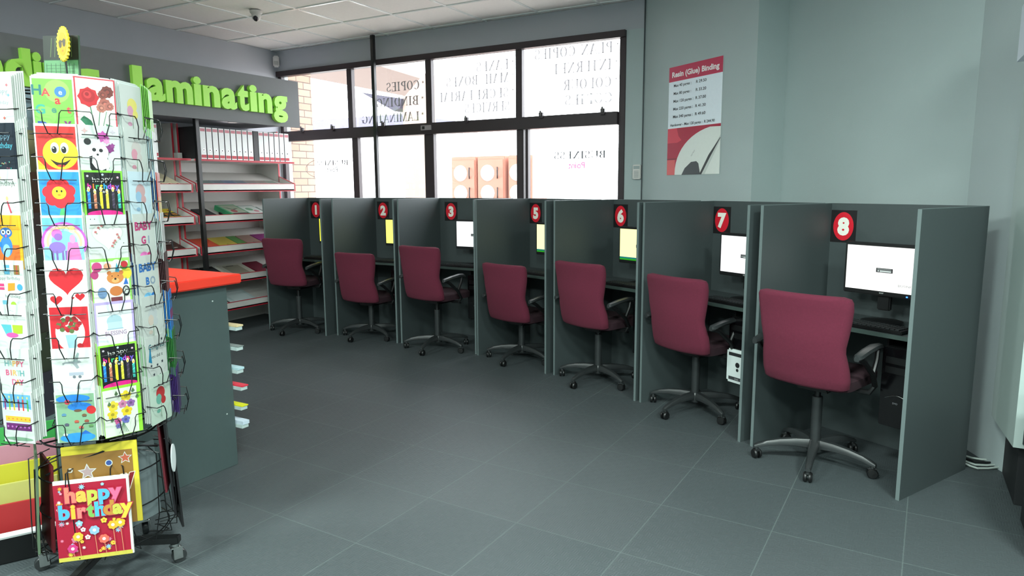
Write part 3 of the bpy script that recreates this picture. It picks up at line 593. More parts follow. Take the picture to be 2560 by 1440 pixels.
MB().lathe([(.03, 0), (.045, 0), (.045, -.006), (.03, -.006)], WHITEM).obj('trim_ring', r2); MB().lathe([(.001, -.002), (.03, -.002), (.03, -.001), (.001, -.001)], mat((255, 250, 235), .5, emit=4, name='lit_downlight_bulb')).obj('bulb', r2)
l = bpy.data.lights.new('bulb_light', 'SPOT'); l.energy = 9; l.spot_size = D2R(110); l.spot_blend = .6; l.color = (1, .95, .9); lo = bpy.data.objects.new('bulb_light', l); COL.objects.link(lo); lo.parent = r2; lo.matrix_local = TR(0, 0, -.012)

# ================================================================== STATIONERY SHELVES
SHZ = [1.785, 1.47, 1.159, .849, .536, .25]; LX = -6.0; TH = D2R(19)
def bay(name, ya, yb, label):
    r = empty(name, TR(-6.6, ya, 0)); tag(r, label, 'display shelf', 'stationery shelves on the left wall'); W_ = yb - ya
    MB().bb(-.018, 0, 0, W_, 0, 2.13, WHITEM).obj('back_panel', r)
    for y in (0, W_ - .018):
        o = MB().bb(0, .36, y, y + .018, 0, 2.13, WHITEM).obj('side_panel', r); MB().bb(.36, .364, y, y + .018, 0, 2.13, REDT).obj('red_edging', o)
    for k, z in enumerate(SHZ):
        if k == 0:
            o = MB().bb(0.0, .60, .02, W_ - .02, z - .018, z, WHITEM).bb(.36, .42, -.05, .0, z, z + .06, WHITEM).obj('shelf_board', r)
            MB().bb(.60, .604, .0, W_ + .0, z - .02, z, REDT).obj('red_edging', o); continue
        o = MB()
        o.prism([(.60, .02, z), (.60, .02, z + .012), (.06, .02, z + .012 + .54 * math.tan(TH)), (.06, .02, z + .54 * math.tan(TH))], (0, W_ - .04, 0), WHITEM)
        o.bb(.588, .60, .0, W_, z - .005, z + .07, WHITEM)
        for y in (0, W_ - .012): o.prism([(.60, y, z), (.60, y, z + .07), (.364, y, z + .07 + .236 * math.tan(TH)), (.364, y, z + .236 * math.tan(TH))], (0, .012, 0), WHITEM)
        o = o.obj('display_tray', r)
        e = MB().bb(.60, .603, -.002, W_ + .002, z - .01, z, REDT).bb(.588, .6025, -.002, W_ + .002, z + .07, z + .075, REDT)
        for y in (-.002, W_ - .012): e.prism([(.60, y, z + .07), (.60, y, z + .075), (.364, y, z + .075 + .236 * math.tan(TH)), (.364, y, z + .07 + .236 * math.tan(TH))], (0, .014, 0), REDT).bb(.60, .603, y, y + .012, z, z + .07, REDT)
        e.obj('red_edging', o)
    return r
bay('display_shelf', 4.43, 5.70, 'white sloped display shelf with red edging, beside the window')
bay('display_shelf', 3.12, 4.39, 'white sloped display shelf with red edging behind the card spinner')
# lever arch files
def file_(y, black, label, grp):
    r = empty('lever_arch_file', TR(LX - .02, y, SHZ[0])); tag(r, label, 'binder', grp)
    BKM = mat((34, 34, 36), .5, noise=(120, .4, 1.9), name='black_marbled_board')
    MB().bb(-.28, 0, .001, .064, .001, .31, BKM if black else mat((60, 60, 62), .5, noise=(120, .6, 1.5), name='grey_marbled_board')).obj('cover', r)
    s = MB().bb(0, .0015, .002, .063, .002, .308, BKM if black else WHITEP).obj('spine', r)
    if not black:
        MB().bb(.0015, .0022, .004, .061, .012, .042, REDT).obj('red_label_band', s); MB().bb(.0015, .0022, .006, .059, .268, .296, mat((196, 120, 130), .5, name='pale_red_band')).obj('red_label_band', s)
        MB().lathe([(.012, 0), (.012, .003), (.008, .003), (.008, 0)], CHROME, 16, (.0015, .0325, .088), 'x').lathe([(.001, .001), (.009, .001), (.009, .0015), (.001, .0015)], BLACKP, 16, (.0015, .0325, .088), 'x').obj('finger_hole', s)
    return r
LF = 'white spined lever arch file standing in the row on the top shelf beside the window'
k = 0; y = 4.455
while y < 5.60:
    black = k in (0, 10)
    file_(y, black, ('black marbled lever arch file at the left end of the right shelf' if k == 0 else 'narrow black lever arch file between white ones near the window') if black else LF, 'lever arch files on the right shelf'); y += .0715 if not black else .068; k += 1
file_(3.86, False, 'white spined lever arch file on the left shelf behind the card spinner', 'lever arch files on the left shelf'); file_(3.935, True, 'black lever arch file between two white ones on the left shelf', 'lever arch files on the left shelf'); file_(4.01, False, 'white spined lever arch file next to the shelf divider', 'lever arch files on the left shelf')
file_(3.71, False, 'white spined lever arch file on the left shelf behind the card spinner', 'lever arch files on the left shelf'); file_(3.785, True, 'black lever arch file peeping past the card spinner on the left shelf', 'lever arch files on the left shelf')
AM = Matrix(((0, 0, -1, 0), (1, 0, 0, 0), (0, -1, 0, 0), (0, 0, 0, 1)))
def on_tray(row, y, wd, ln, th, c, name, label, cat, grp=None, back=0.0, art=None, rough=.45, lift=0.0):
    z = SHZ[row] + .0135
    M = TR(LX - .015, y, z + .001) @ Matrix.Rotation(TH, 4, 'Y') @ Matrix.Translation((-back - .004, 0, lift))
    o = MB().bb(-ln, 0, 0, wd, 0, th, mat(c, rough, noise=(30, .95, 1.04)), min(.002, th / 3)).obj(name, None, M); tag(o, label, cat, grp)
    if art:
        a_ = Art(wd * .96, ln * .96, 0, 0, 0); art(a_); q = a_.done(o)
        if q: q.matrix_local = Matrix.Translation((-ln * .02, wd / 2, th + .0003)) @ AM
    return o
def a_label(c): return lambda a: a.rect(.2, .15, .8, .4, c)
for i, (c, lb) in enumerate((((116, 128, 128), 'grey green writing pad, leftmost on the upper tray'), ((120, 130, 140), 'grey blue writing pad beside the leftmost pad on the upper tray'), ((112, 126, 150), 'bluish clear folder pack on the upper tray'), ((126, 134, 146), 'pale blue grey folder pack right of the bluish pack'), ((150, 142, 142), 'warm grey folder pack on the upper tray'), ((148, 138, 134), 'brownish grey folder pack on the upper tray'), ((132, 140, 132), 'rightmost grey folder pack on the upper tray by the brick pier'))):
    on_tray(1, 4.62 + i * .142, .138, .26, .012, c, 'folder_pack', lb, 'folder pack', 'folder packs on the upper tray', art=lambda a, c=c: a.rect(.1, .08, .9, .5, tuple(min(255, v + 22) for v in c)).rect(.1, .6, .9, .9, tuple(v - 20 for v in c)))
on_tray(2, 4.50, .17, .22, .05, (22, 22, 24), 'camera_case', 'black soft case at the left end of the middle tray', 'case', rough=.8)
mb = MB().tube([(-.02 - .1 * math.sin(PI * t), .17 * (1 - t) + .16 * t * 1.2, .01 + .01 * math.sin(6 * t)) for t in [i / 12 for i in range(13)]], .008, mat((22, 22, 24), .8), 6)
o = mb.obj('carry_strap', None, TR(LX - .06, 4.62, SHZ[2] + .035) @ Matrix.Rotation(TH, 4, 'Y')); tag(o, 'black carry strap looped beside the black case on the middle tray', 'strap')
on_tray(2, 4.84, .235, .30, .055, (62, 150, 104), 'paper_box', 'green box of copy paper with a bird picture on the middle tray', 'paper box', art=lambda a: a.rect(.1, .05, .95, .95, (150, 160, 140)).poly([(.15, .8), (.5, .55), (.9, .62), (.55, .48), (.3, .6)], (40, 44, 40)).ell(.4, .35, .16, (150, 60, 70)).rect(.1, .05, .95, .15, (60, 50, 60)))
on_tray(2, 5.10, .22, .30, .04, (130, 140, 140), 'picture_book', 'grey book with green and pink cover at the right of the green paper box', 'book', art=lambda a: a.rect(.05, .05, .95, .95, (190, 196, 190)).ell(.4, .6, .2, (110, 150, 120)).ell(.65, .4, .15, (190, 120, 130)).rect(.1, .05, .9, .2, (230, 226, 230)))
on_tray(2, 5.36, .2, .28, .03, (180, 184, 180), 'writing_pad', 'pale writing pad at the right end of the middle tray', 'pad')
for i, (y, wd, c, lb) in enumerate(((4.47, .27, (214, 86, 56), 'orange'), (4.75, .22, (206, 186, 84), 'yellow'), (4.98, .11, (96, 150, 84), 'green'), (5.10, .19, (150, 122, 112), 'brown grey'), (5.30, .26, (120, 40, 100), 'purple'))):
    on_tray(3, y, wd, .33, .012, c, 'card_folder', lb + ' card folder lying on the tray of coloured folders', 'folder', 'coloured folders on one tray', art=lambda a, c=c: a.rect(.05, .02, .95, .1, (225, 200, 190)).poly([(.1, .12), (.5, .45), (.9, .12)], tuple(int(v * .85) for v in c)))
lab2 = lambda a: a.rect(.1, .08, .9, .40, (205, 206, 208)).rect(.1, .55, .9, .85, (60, 62, 66))
for i, (y, row, wd, c, lb, ar) in enumerate(((4.47, 4, .16, (22, 22, 24), 'black desk organiser pack with grey label, left on the fifth tray', lab2), (4.64, 4, .15, (22, 22, 24), 'black desk organiser pack right of the leftmost one on the fifth tray', lab2), (4.83, 4, .33, (196, 192, 180), 'large beige paper pad on the fifth tray', lambda a: a.rect(.15, .1, .8, .9, (150, 144, 128)).rect(.3, .85, .6, .9, (70, 66, 60))), (5.18, 4, .2, (112, 28, 50), 'dark red folder behind the first chair', None),
                                        (4.47, 5, .15, (20, 20, 22), 'black file pack with white label at the left of the lowest tray', lab2), (4.63, 5, .17, (20, 20, 22), 'black file pack with white label beside the clear sleeves', lab2), (4.84, 5, .30, (196, 214, 216), 'stack of pale clear plastic sleeves on the lowest tray', lambda a: a.rect(.1, .1, .9, .9, (214, 226, 228)).line([(.1, .2), (.9, .2)], .01, (160, 170, 172))))):
    on_tray(row, y, wd, .34, .018, c, 'stationery_pack', lb, 'stationery pack', art=ar)
for i in range(3):
    o = MB().tube([(0, 0, 0), (-.30, 0, 0)], .036, mat((200, 190, 164), .7, name='kraft_paper_roll'), 20).lathe([(.028, .0005), (.001, .0005)], mat((90, 80, 66), .8), 18, axis='x').obj('paper_roll', None, TR(LX - .02, 4.07 + i * .085, SHZ[1] + .053) @ Matrix.Rotation(TH, 4, 'Y'))
    tag(o, 'rolled beige paper tube, %s of three on the left shelf' % ('leftmost', 'middle', 'rightmost')[i], 'paper roll', 'paper rolls on the left shelf')
for j in range(3):
    for i in range(4):
        on_tray(2, 4.02 + i * .075, .07, .10, .03, ((196, 176, 60), (50, 48, 44), (214, 196, 60))[j], 'staple_box', 'small %s box in the grid of boxes on the left shelf' % ('dull yellow front row', 'dark middle row', 'yellow back row')[j], 'box', 'small boxes on the left shelf', back=j * .105, art=lambda a: a.rect(.2, .2, .8, .7, (230, 160, 60)).rect(.3, .3, .7, .5, (60, 50, 40)))
on_tray(3, 3.86, .20, .3, .012, (110, 200, 60), 'card_folder', 'bright green folder on the left shelf', 'folder')
for i in range(3): on_tray(3, 4.08, .25, .095, .03, (70, 40, 36), 'picture_frame_pack', 'brown frame pack with white label, %s in the column on the left shelf' % ('front', 'middle', 'rear')[i], 'frame pack', 'brown packs on the left shelf', back=i * .1, art=lambda a: a.rect(.5, .1, .75, .25, (190, 186, 180)))
on_tray(4, 4.02, .28, .3, .03, (30, 26, 28), 'stationery_pack', 'black pack on the left shelf just above the red counter', 'stationery pack')

# ================================================================== COUNTER
r = empty('service_counter', TR(-3.08, 2.41, 0)); tag(r, 'dark grey service counter with bright red top behind the card spinner', 'counter')
MB().bb(-1.1, 0, -.68, 0, 0, 1.0, mat((70, 84, 84), .6, noise=(40, .95, 1.05), name='slate_laminate'), .002).obj('counter_body', r)
MB().bb(-1.15, .05, -.72, .06, 1.0, 1.05, mat((236, 62, 44), .45, noise=(30, .97, 1.03), name='bright_red_laminate'), .006).obj('counter_top', r)
for y, z in ((-.09, .92), (-.05, .30)): MB().lathe([(.004, 0), (.004, .001), (.001, .0015)], mat((200, 210, 205), .4), 10, (0.0, y, z), 'x').obj('screw_cap', r)
LE = [(569, 806, 603, 814, (226, 206, 160), 'cream'), (573, 859, 605, 864, (130, 142, 140), 'grey'), (577, 911, 606, 921, (186, 216, 224), 'pale blue'), (581, 954, 616, 963, (230, 60, 80), 'red'), (585, 1004, 616, 1012, (222, 222, 30), 'bright yellow'), (588, 1041, 619, 1057, (206, 220, 232), 'white')]
for x0_, y0_, x1_, y1_, c, lb in LE:
    q1, q0 = aty(x1_, y1_, 2.45), aty(x0_, y0_, 2.45)
    sh = MB().bb(-3.25 + 3.08, q1.x + 3.08, .004, .045, q1.z - .022, q1.z - .004, mat((190, 206, 204), .5, name='pale_plastic')).obj('leaflet_shelf', r)
    tag(MB().bb(-3.24, q1.x + .004, 2.418, 2.46, q1.z - .0035, q1.z + (q0.z - q1.z) * .8, mat(c, .5, noise=(30, .97, 1.03)), .001).obj('leaflet_stack'), lb + ' leaflet stack sticking out past the counter corner', 'leaflets', 'leaflets on the small shelves behind the counter corner')
# ================================================================== RIGHT EDGE
r = empty('tall_cupboard', TR(.49, 4.24, 0)); tag(r, 'tall pale grey cupboard with dark base at the right edge of the photo', 'cupboard')
GC = mat((168, 182, 178), .5, noise=(10, .97, 1.03), name='pale_grey_cupboard_laminate')
MB().prism([(0, 0, .3), (.037, -.485, .3), (.65, -.485, .3), (.65, 0, .3)], (0, 0, 1.95), GC).obj('side_panel', r)
MB().bb(.07, .65, -.50, -.487, .32, 2.22, mat((40, 48, 50), .5, name='dark_cupboard_front'), .003).obj('door', r)
MB().bb(.07, .65, -.42, -.0, 0, .299, mat((24, 26, 28), .6, name='black_plinth'), .003).obj('plinth', r)
MB().tube([(.12, -.50, 1.1), (.12, -.53, 1.12), (.12, -.53, 1.28), (.12, -.50, 1.3)], .006, CHROME, 8).obj('handle', r)
r = empty('black_equipment_box', TR(.56, 3.20, 0)); tag(r, 'black equipment box on the floor at the right edge below the cupboard', 'box')
MB().bb(0, .5, 0, .42, .012, .62, mat((22, 26, 28), .6, noise=(20, .9, 1.1), name='black_case_board'), .008).obj('body', r)
for x in (.05, .45):
    for y in (.05, .37): MB().lathe([(.02, 0), (.02, .012), (.001, .012)], BLACKP, 12, (x, y, 0)).obj('foot', r)
r = empty('ventilation_unit', TR(.492, 3.96, 2.02)); tag(r, 'rounded white unit fixed high on the side of the pale cupboard', 'ventilation unit')
MB().box((0, 0, .17), (.105, .40, .34), mat((214, 222, 232), .35, noise=(10, .98, 1.02), name='white_appliance_plastic'), None, .045).obj('casing', r)
MB().box((0, 0, .0), (.03, .26, .006), GREYP, None, .002).obj('louvre', r)
for k in range(4):
    a, b = atz(2400 + k * 3, 1133 + k * 8, .012), atz(2478 + k * 6, 1150 + k * 6, .012); m_ = (a + b) / 2 + Vector((-.02, -.03 - .01 * k, 0))
    tag(MB().tube([a, a * .5 + m_ * .5 + Vector((0, -.008, 0)), m_, b * .5 + m_ * .5 + Vector((0, -.008, 0)), b], .0055, mat((176, 186, 180), .5, name='white_cable_sheath') if k != 1 else BLACKP, 8).obj('power_cable'), ('white' if k != 1 else 'black') + ' cable on the floor behind booth eight' + ('' if k == 1 else ', %s of the white ones' % {0: 'rear', 2: 'middle', 3: 'front'}[k]), 'cable', 'cables on the floor behind the last booth')

# ================================================================== GREETING CARD SPINNER
SC = Vector((-2.674, 1.465, 0)); GAM = math.atan2(2.674, 1.465); LEAN = D2R(0.8)
MS = Matrix.Translation(SC) @ Matrix.Rotation(GAM, 4, 'Z')
ML = MS @ Matrix.Translation((0, 0, .1)) @ Matrix.Rotation(LEAN, 4, 'Y') @ Matrix.Translation((0, 0, -.1))
def LM(x, y, z, rz=0.0, rx=0.0): return ML @ TR(x, y, z, rz, rx)
stand = empty('card_spinner', MS); tag(stand, 'black wire greeting card spinner rack on chrome castors, full of cards', 'card rack')
LI = Matrix.Translation((0, 0, .1)) @ Matrix.Rotation(LEAN, 4, 'Y') @ Matrix.Translation((0, 0, -.1))
RAD, ROWS, DZ, ZB = .212, 8, .1537, .612
ANG = [-98, -60, -17, 17, 53, 90, 126, 162, 198, 234]
MB().cyl((0, 0, .1), (0, 0, 1.90), .016, BLACKW, 16).obj('centre_pole', stand, LI)
for k, a in enumerate(ANG):
    b = ANG[(k + 1) % 10] + (360 if k == 9 else 0); am = D2R((a + b) / 2); R_ = RAD * .93
    x, y = R_ * math.sin(am), -R_ * math.cos(am)
    u = MB().tube([(x, y, .57), (x, y, 1.83)], .0035, BLACKW, 6)
    for r_ in range(8):
        z = ZB + DZ * r_ + .075
        for s in (-1, 1):
            c_ = D2R(a if s < 0 else b); 
            ex, ey = RAD * math.sin(c_) - s * 0, -RAD * math.cos(c_)
            px, py = ex + (-s) * -.0 + (x - ex) * .42, ey + (y - ey) * .42
            u.tube([(x, y, z + .012), (x * 1.13, y * 1.13, z + .004)], .0018, BLACKW, 4)
    u.obj('upright_wire', stand, LI)
for z in (.57, 1.2, 1.83):
    ring = MB().tube([(RAD * .93 * math.sin(2 * PI * i / 40), -RAD * .93 * math.cos(2 * PI * i / 40), z) for i in range(40)], .0035, BLACKW, 6, True)
    for a in (20, 110, 200, 290): ring.tube([(0, 0, z), (RAD * .93 * math.sin(D2R(a)), -RAD * .93 * math.cos(D2R(a)), z)], .0035, BLACKW, 6)
    ring.obj('hoop', stand, LI)
pk = MB()
for s in (-1, 1):
    pk.tube([(s * .072, .012, .079), (s * .066, -.030, .072), (s * .032, -.034, .072), (s * .026, -.036, .062), (s * .024, -.040, .036), (s * .014, -.030, -.004), (s * .014, .004, -.006)], .0019, BLACKW, 6)
pk.tube([(-.08, .004, -.004), (.08, .004, -.004)], .0022, BLACKW, 6).tube([(-.06, -.024, -.004), (.06, -.024, -.004)], .0018, BLACKW, 6)
pme = pk.mesh('wire_pocket')
FACE = {-60: (-62, -44, .035), 90: (86, 80, .028), 53: (54, 53, .0), -98: (-98, -88, .02)}   # column: ring angle, facing angle, extra radius
def colM(a, z, out=0.0, rx=0.0):
    pa, fa, ex = FACE.get(a, (a, a, 0)); p_, t = D2R(pa), D2R(fa)
    return Matrix.Translation(((RAD + ex) * math.sin(p_) + out * math.sin(t), -(RAD + ex) * math.cos(p_) - out * math.cos(t), z)) @ Matrix.Rotation(t, 4, 'Z') @ Matrix.Rotation(rx, 4, 'X')
for a in ANG:
    for r_ in range(8):
        o = bpy.data.objects.new('wire_pocket', pme); COL.objects.link(o); o.parent = stand; o.matrix_local = LI @ colM(a, ZB + DZ * r_, .001 + .005 * (7 - r_))
# base: four legs with chrome castors
for a in (D2R(34), D2R(118), D2R(214), D2R(304)):
    al = a - GAM; L_ = .27
    M = Matrix.Rotation(al, 4, 'Z')
    lg = MB().bb(0, L_, -.016, .016, .085, .115, BLACKP, .003).obj('base_leg', stand, M)
    c = MB().lathe([(.012, .07), (.018, .072), (.018, .084), (.012, .085)], CHROME, 16).box((0.006, .018, .045), (.034, .003, .05), CHROME, None, .001).box((0.006, -.018, .045), (.034, .003, .05), CHROME, None, .001).box((.0, 0, .068), (.04, .038, .006), CHROME, None, .002)
    c.lathe([(.001, -.012), (.026, -.012), (.028, -.008), (.028, .008), (.026, .012), (.001, .012)], GREYP, 18, (.012, 0, .028), 'y')
    c.obj('caster', lg, TR(L_ - .02, 0, 0, .6))
MB().lathe([(.001, .075), (.05, .075), (.05, .12), (.03, .14), (.001, .14)], BLACKP).obj('base_hub', stand)
INK_DIM[0] = .84
W = (212, 218, 212); IV = (232, 230, 214)
def plain(a): pass
def candles(a, x0=.12, x1=.88, v0=.28, v1=.6, cols=((40, 130, 220), (200, 120, 90), (240, 230, 40), (220, 210, 60), (60, 50, 70), (60, 180, 170))):
    n = len(cols)
    for i, c in enumerate(cols):
        u = x0 + (x1 - x0) * i / (n - 1); h = v1 - (.04 if i % 2 else 0)
        a.rect(u - .035, v0, u + .035, h, c)
        for k in range(3): a.poly([(u - .035, v0 + .05 + k * .1), (u + .035, v0 + .08 + k * .1), (u + .035, v0 + .1 + k * .1), (u - .035, v0 + .07 + k * .1)], tuple(min(255, int(v * 1.25) + 20) for v in c))
        a.ell(u, h + .05, .035, (255, 240, 190), .07).ell(u, h + .035, .018, (250, 190, 60), .035)
def c_bday(a):
    a.rect(.04, 0, .96, .97, (14, 14, 18)); 
    for u, v, c in ((.12, .9, (200, 190, 200)), (.88, .88, (220, 180, 200)), (.5, .93, (190, 210, 220)), (.1, .62, (120, 200, 200)), (.9, .6, (200, 120, 120)), (.5, .6, (180, 180, 190))): a.ell(u, v, .03, c)
    a.text('happy', .5, .80, .14, (225, 225, 220), -.004, .52, rot=.08).multi('birthday', .5, .66, .15, [(235, 40, 160), (245, 130, 30), (60, 200, 120), (240, 220, 40), (40, 170, 230), (170, 80, 220), (235, 60, 120), (120, 90, 210)], .8, .03)
    candles(a); a.ell(.5, .18, .45, (236, 30, 140), .10, 24).rect(.05, 0, .95, .16, (226, 24, 130))
def c_rose(a):
    a.rect(.03, .0, .97, .985, (246, 244, 232))
    a.line([(.35, .5), (.45, .03)], .03, (70, 130, 90)).line([(.6, .5), (.5, .03)], .025, (90, 140, 110)).line([(.75, .42), (.6, .05)], .02, (110, 150, 120))
    a.poly([(.08, .25), (.18, .32), (.35, .24), (.4, .16), (.22, .14)], (40, 120, 84)).poly([(.7, .2), (.9, .16), (.95, .05), (.75, .08)], (110, 160, 130))
    for u, v, r, c in ((.8, .78, .17, (120, 50, 44)), (.68, .72, .13, (140, 66, 56)), (.72, .55, .17, (176, 96, 84)), (.62, .48, .13, (190, 116, 100)), (.83, .52, .12, (180, 104, 92))):
        a.star(u, v, r, c, 9, .86)
        a.ell(u, v, r * .5, tuple(int(x * .8) for x in c)).ell(u + .01, v, r * .28, tuple(min(255, int(x * 1.2)) for x in c))
    a.star(.32, .66, .27, (206, 28, 40), 8, .86).ell(.32, .68, .17, (180, 18, 30)).ell(.30, .70, .10, (214, 50, 56)).ell(.29, .71, .05, (160, 14, 26))
def c_great(a):
    a.rect(.03, 0, .97, .97, (120, 190, 74)).ell(.6, .75, .3, (150, 206, 96)).ell(.3, .3, .25, (134, 200, 90))
    for t, u, v, s, c in (('H', .12, .68, .26, (40, 110, 110)), ('A', .33, .66, .2, (214, 70, 70)), ('a', .6, .52, .22, (214, 50, 56)), ('G', .18, .34, .24, (60, 160, 140)), ('e', .5, .36, .18, (70, 130, 110)), ('t', .85, .36, .2, (210, 70, 70)), ('D', .22, .02, .26, (40, 70, 150)), ('a', .5, .06, .22, (220, 236, 200)), ('y', .8, .1, .24, (120, 40, 110))): a.text(t, u, v, s, c, .03)
    a.ell(.68, .74, .14, (60, 120, 190)).text('e', .68, .69, .14, (190, 220, 240), .02)
def c_smile(a):
    a.rect(.03, 0, .97, .96, (206, 44, 40)).poly([(.03, 0), (.45, 0), (.03, .35)], (226, 190, 40))
    a.ell(.58, .46, .42, (244, 206, 36), None, 32); 
    for u, k in ((.45, 0), (.68, 1)): a.ell(u, .56, .10, W, .15).ell(u - .015, .53, .06, (20, 18, 18), .09).ell(u - .03, .56, .02, W)
    m_ = [(.32 + .5 * i / 12, .36 - .15 * math.sin(PI * i / 12)) for i in range(13)] + [(.82 - .5 * i / 12, .36 - .07 * math.sin(PI * i / 12)) for i in range(13)]
    a.poly(m_[:26], (40, 16, 14)).ell(.57, .235, .1, (206, 50, 50), .03)
def c_panda(a):
    a.star(.6, .8, .17, (200, 80, 170), 7, .7).star(.68, .72, .1, (230, 150, 200), 6, .6).star(.75, .58, .13, (130, 40, 120), 6, .7).star(.82, .64, .08, (150, 60, 140), 5, .6)
    a.poly([(.5, .78), (.42, .84), (.46, .74)], (30, 30, 34)).poly([(.58, .5), (.7, .44), (.74, .52)], (30, 30, 34)).line([(.66, .5), (.7, .2)], .012, (60, 60, 60))
    a.ell(.2, .7, .09, (24, 24, 28), .09).ell(.45, .5, .26, (246, 248, 246)).ell(.5, .28, .22, (244, 246, 244))
    a.poly([(.22, .42), (.3, .44), (.27, .3), (.36, .2), (.5, .16), (.62, .2), (.62, .12), (.3, .1), (.22, .2)], (22, 22, 26)).ell(.35, .55, .05, (30, 30, 34)).ell(.52, .54, .05, (30, 30, 34)).ell(.43, .46, .03, (20, 20, 22))
    a.star(.15, .9, .09, (210, 170, 170), 4, .4).star(.85, .9, .08, (200, 190, 200), 4, .4).star(.15, .08, .12, (214, 160, 210), 5, .6)
def c_flow(a):
    a.rect(.02, 0, .98, .97, (44, 146, 222)).poly([(.5, .3), (.38, 0), (.66, 0), (.56, .3)], (80, 180, 110))
    a.flower(.48, .57, .40, (222, 36, 48), (222, 36, 48), 7).ell(.48, .58, .17, (246, 206, 40), .17)
    for u in (.43, .54): a.ell(u, .61, .022, (30, 24, 20), .032)
    a.ell(.48, .54, .04, (214, 120, 40), .02)
def c_unic(a):
    a.rect(.02, 0, .98, .96, (110, 184, 232))
    for r_, c in ((.55, (190, 90, 190)), (.49, (250, 190, 200)), (.43, (252, 226, 150)), (.37, (190, 226, 240)), (.31, (130, 196, 236))): a.ell(.52, .5, r_, c, r_ * 1.0, 32)
    a.rect(.02, 0, .98, .42, (140, 196, 224)).ell(.35, .66, .13, (226, 110, 190)).ell(.38, .6, .10, (150, 100, 180)).ell(.34, .4, .2, (140, 110, 190), .16)
    for u in (.2, .3, .44, .52): a.rect(u, .06, u + .05, .34, (126, 100, 170))
    a.ell(.3, .05, .25, W, .06).poly([(.6, .5), (.84, .5), (.95, 0), (.52, 0)], (230, 120, 180)).ell(.72, .56, .07, (240, 150, 190), .12).ell(.72, .72, .07, (244, 220, 190)).ell(.72, .77, .08, (250, 230, 140), .05)
def c_hearts(a):
    a.rect(.01, 0, .99, .99, (240, 238, 234)).heart(.5, .64, .42, (206, 28, 40)).heart(.22, .25, .15, (200, 28, 40)).heart(.8, .3, .12, (200, 28, 40)).heart(.55, .08, .08, (206, 28, 40)).heart(.62, .28, .04, (206, 28, 40))
def c_roses(a):
    a.rect(.03, 0, .97, .96, (206, 30, 44)).ell(.5, .46, .36, (240, 238, 228), .5, 30)
    for i in range(26):
        t = i * 2.4; r_ = .05 + .24 * math.sqrt(i / 26); a.ell(.48 + r_ * math.cos(t), .62 + r_ * .6 * math.sin(t) * .8, .062, ((170, 26, 38), (196, 40, 50), (90, 110, 60))[i % 3], n=10)
    a.poly([(.38, .42), (.66, .42), (.62, .14), (.44, .14)], (150, 190, 206)).ell(.72, .2, .07, (180, 30, 40))
def c_plane(a):
    g = (150, 160, 164); a.poly([(.25, .72), (.32, .74), (.68, .76), (.72, .72), (.6, .70), (.32, .71), (.26, .68)], g).poly([(.5, .73), (.64, .92), (.68, .9), (.62, .73)], (140, 160, 158)).poly([(.5, .71), (.6, .6), (.66, .62), (.6, .72)], g)
    a.rect(.4, .47, .75, .53, (170, 176, 190)).ell(.52, .44, .04, (110, 116, 126)).ell(.66, .44, .04, (110, 116, 126)).poly([(.55, .2), (.62, .34), (.64, .2)], g).rect(.45, .12, .72, .15, (120, 126, 130)).rect(.45, .05, .72, .08, (120, 126, 130)).rect(.7, .1, .9, .2, (190, 196, 198))
def c_sea(a):
    a.rect(.03, 0, .97, .95, (134, 176, 140)).ell(.45, .86, .42, (40, 130, 220), .12).ell(.6, .70, .3, (40, 130, 220), .12).ell(.5, .08, .44, (50, 150, 226), .14).poly([(.55, .14), (.7, .22), (.85, .14)], (40, 110, 200)).ell(.88, .62, .12, (206, 40, 44)).ell(.3, .8, .07, (214, 60, 80)).ell(.55, .62, .1, (110, 80, 60), .04)
    for u, v, c in ((.2, .55, (90, 140, 170)), (.5, .4, (190, 90, 70)), (.75, .4, (150, 80, 60)), (.25, .35, (90, 90, 110)), (.6, .28, (206, 90, 80)), (.2, .15, W), (.7, .52, (120, 90, 60)), (.85, .3, (100, 150, 90))): a.ell(u, v, .06, c, .045).rect(u - .05, v - .03, u + .05, v - .022, (60, 60, 70))
def c_lace(a):
    a.heart(.5, .6, .42, (206, 208, 204)).heart(.5, .6, .38, (238, 240, 232)).heart(.2, .2, .15, (220, 220, 214))
    for u, v in ((.28, .76), (.36, .8), (.2, .68), (.75, .62), (.68, .5), (.6, .4), (.64, .46), (.78, .56)): a.ell(u, v, .035, (200, 120, 120)).ell(u + .03, v - .03, .02, (150, 160, 140))
    for u, v in ((.1, .93), (.2, .93), (.9, .45), (.15, .05), (.8, .2)): a.ell(u, v, .012, (60, 60, 60))
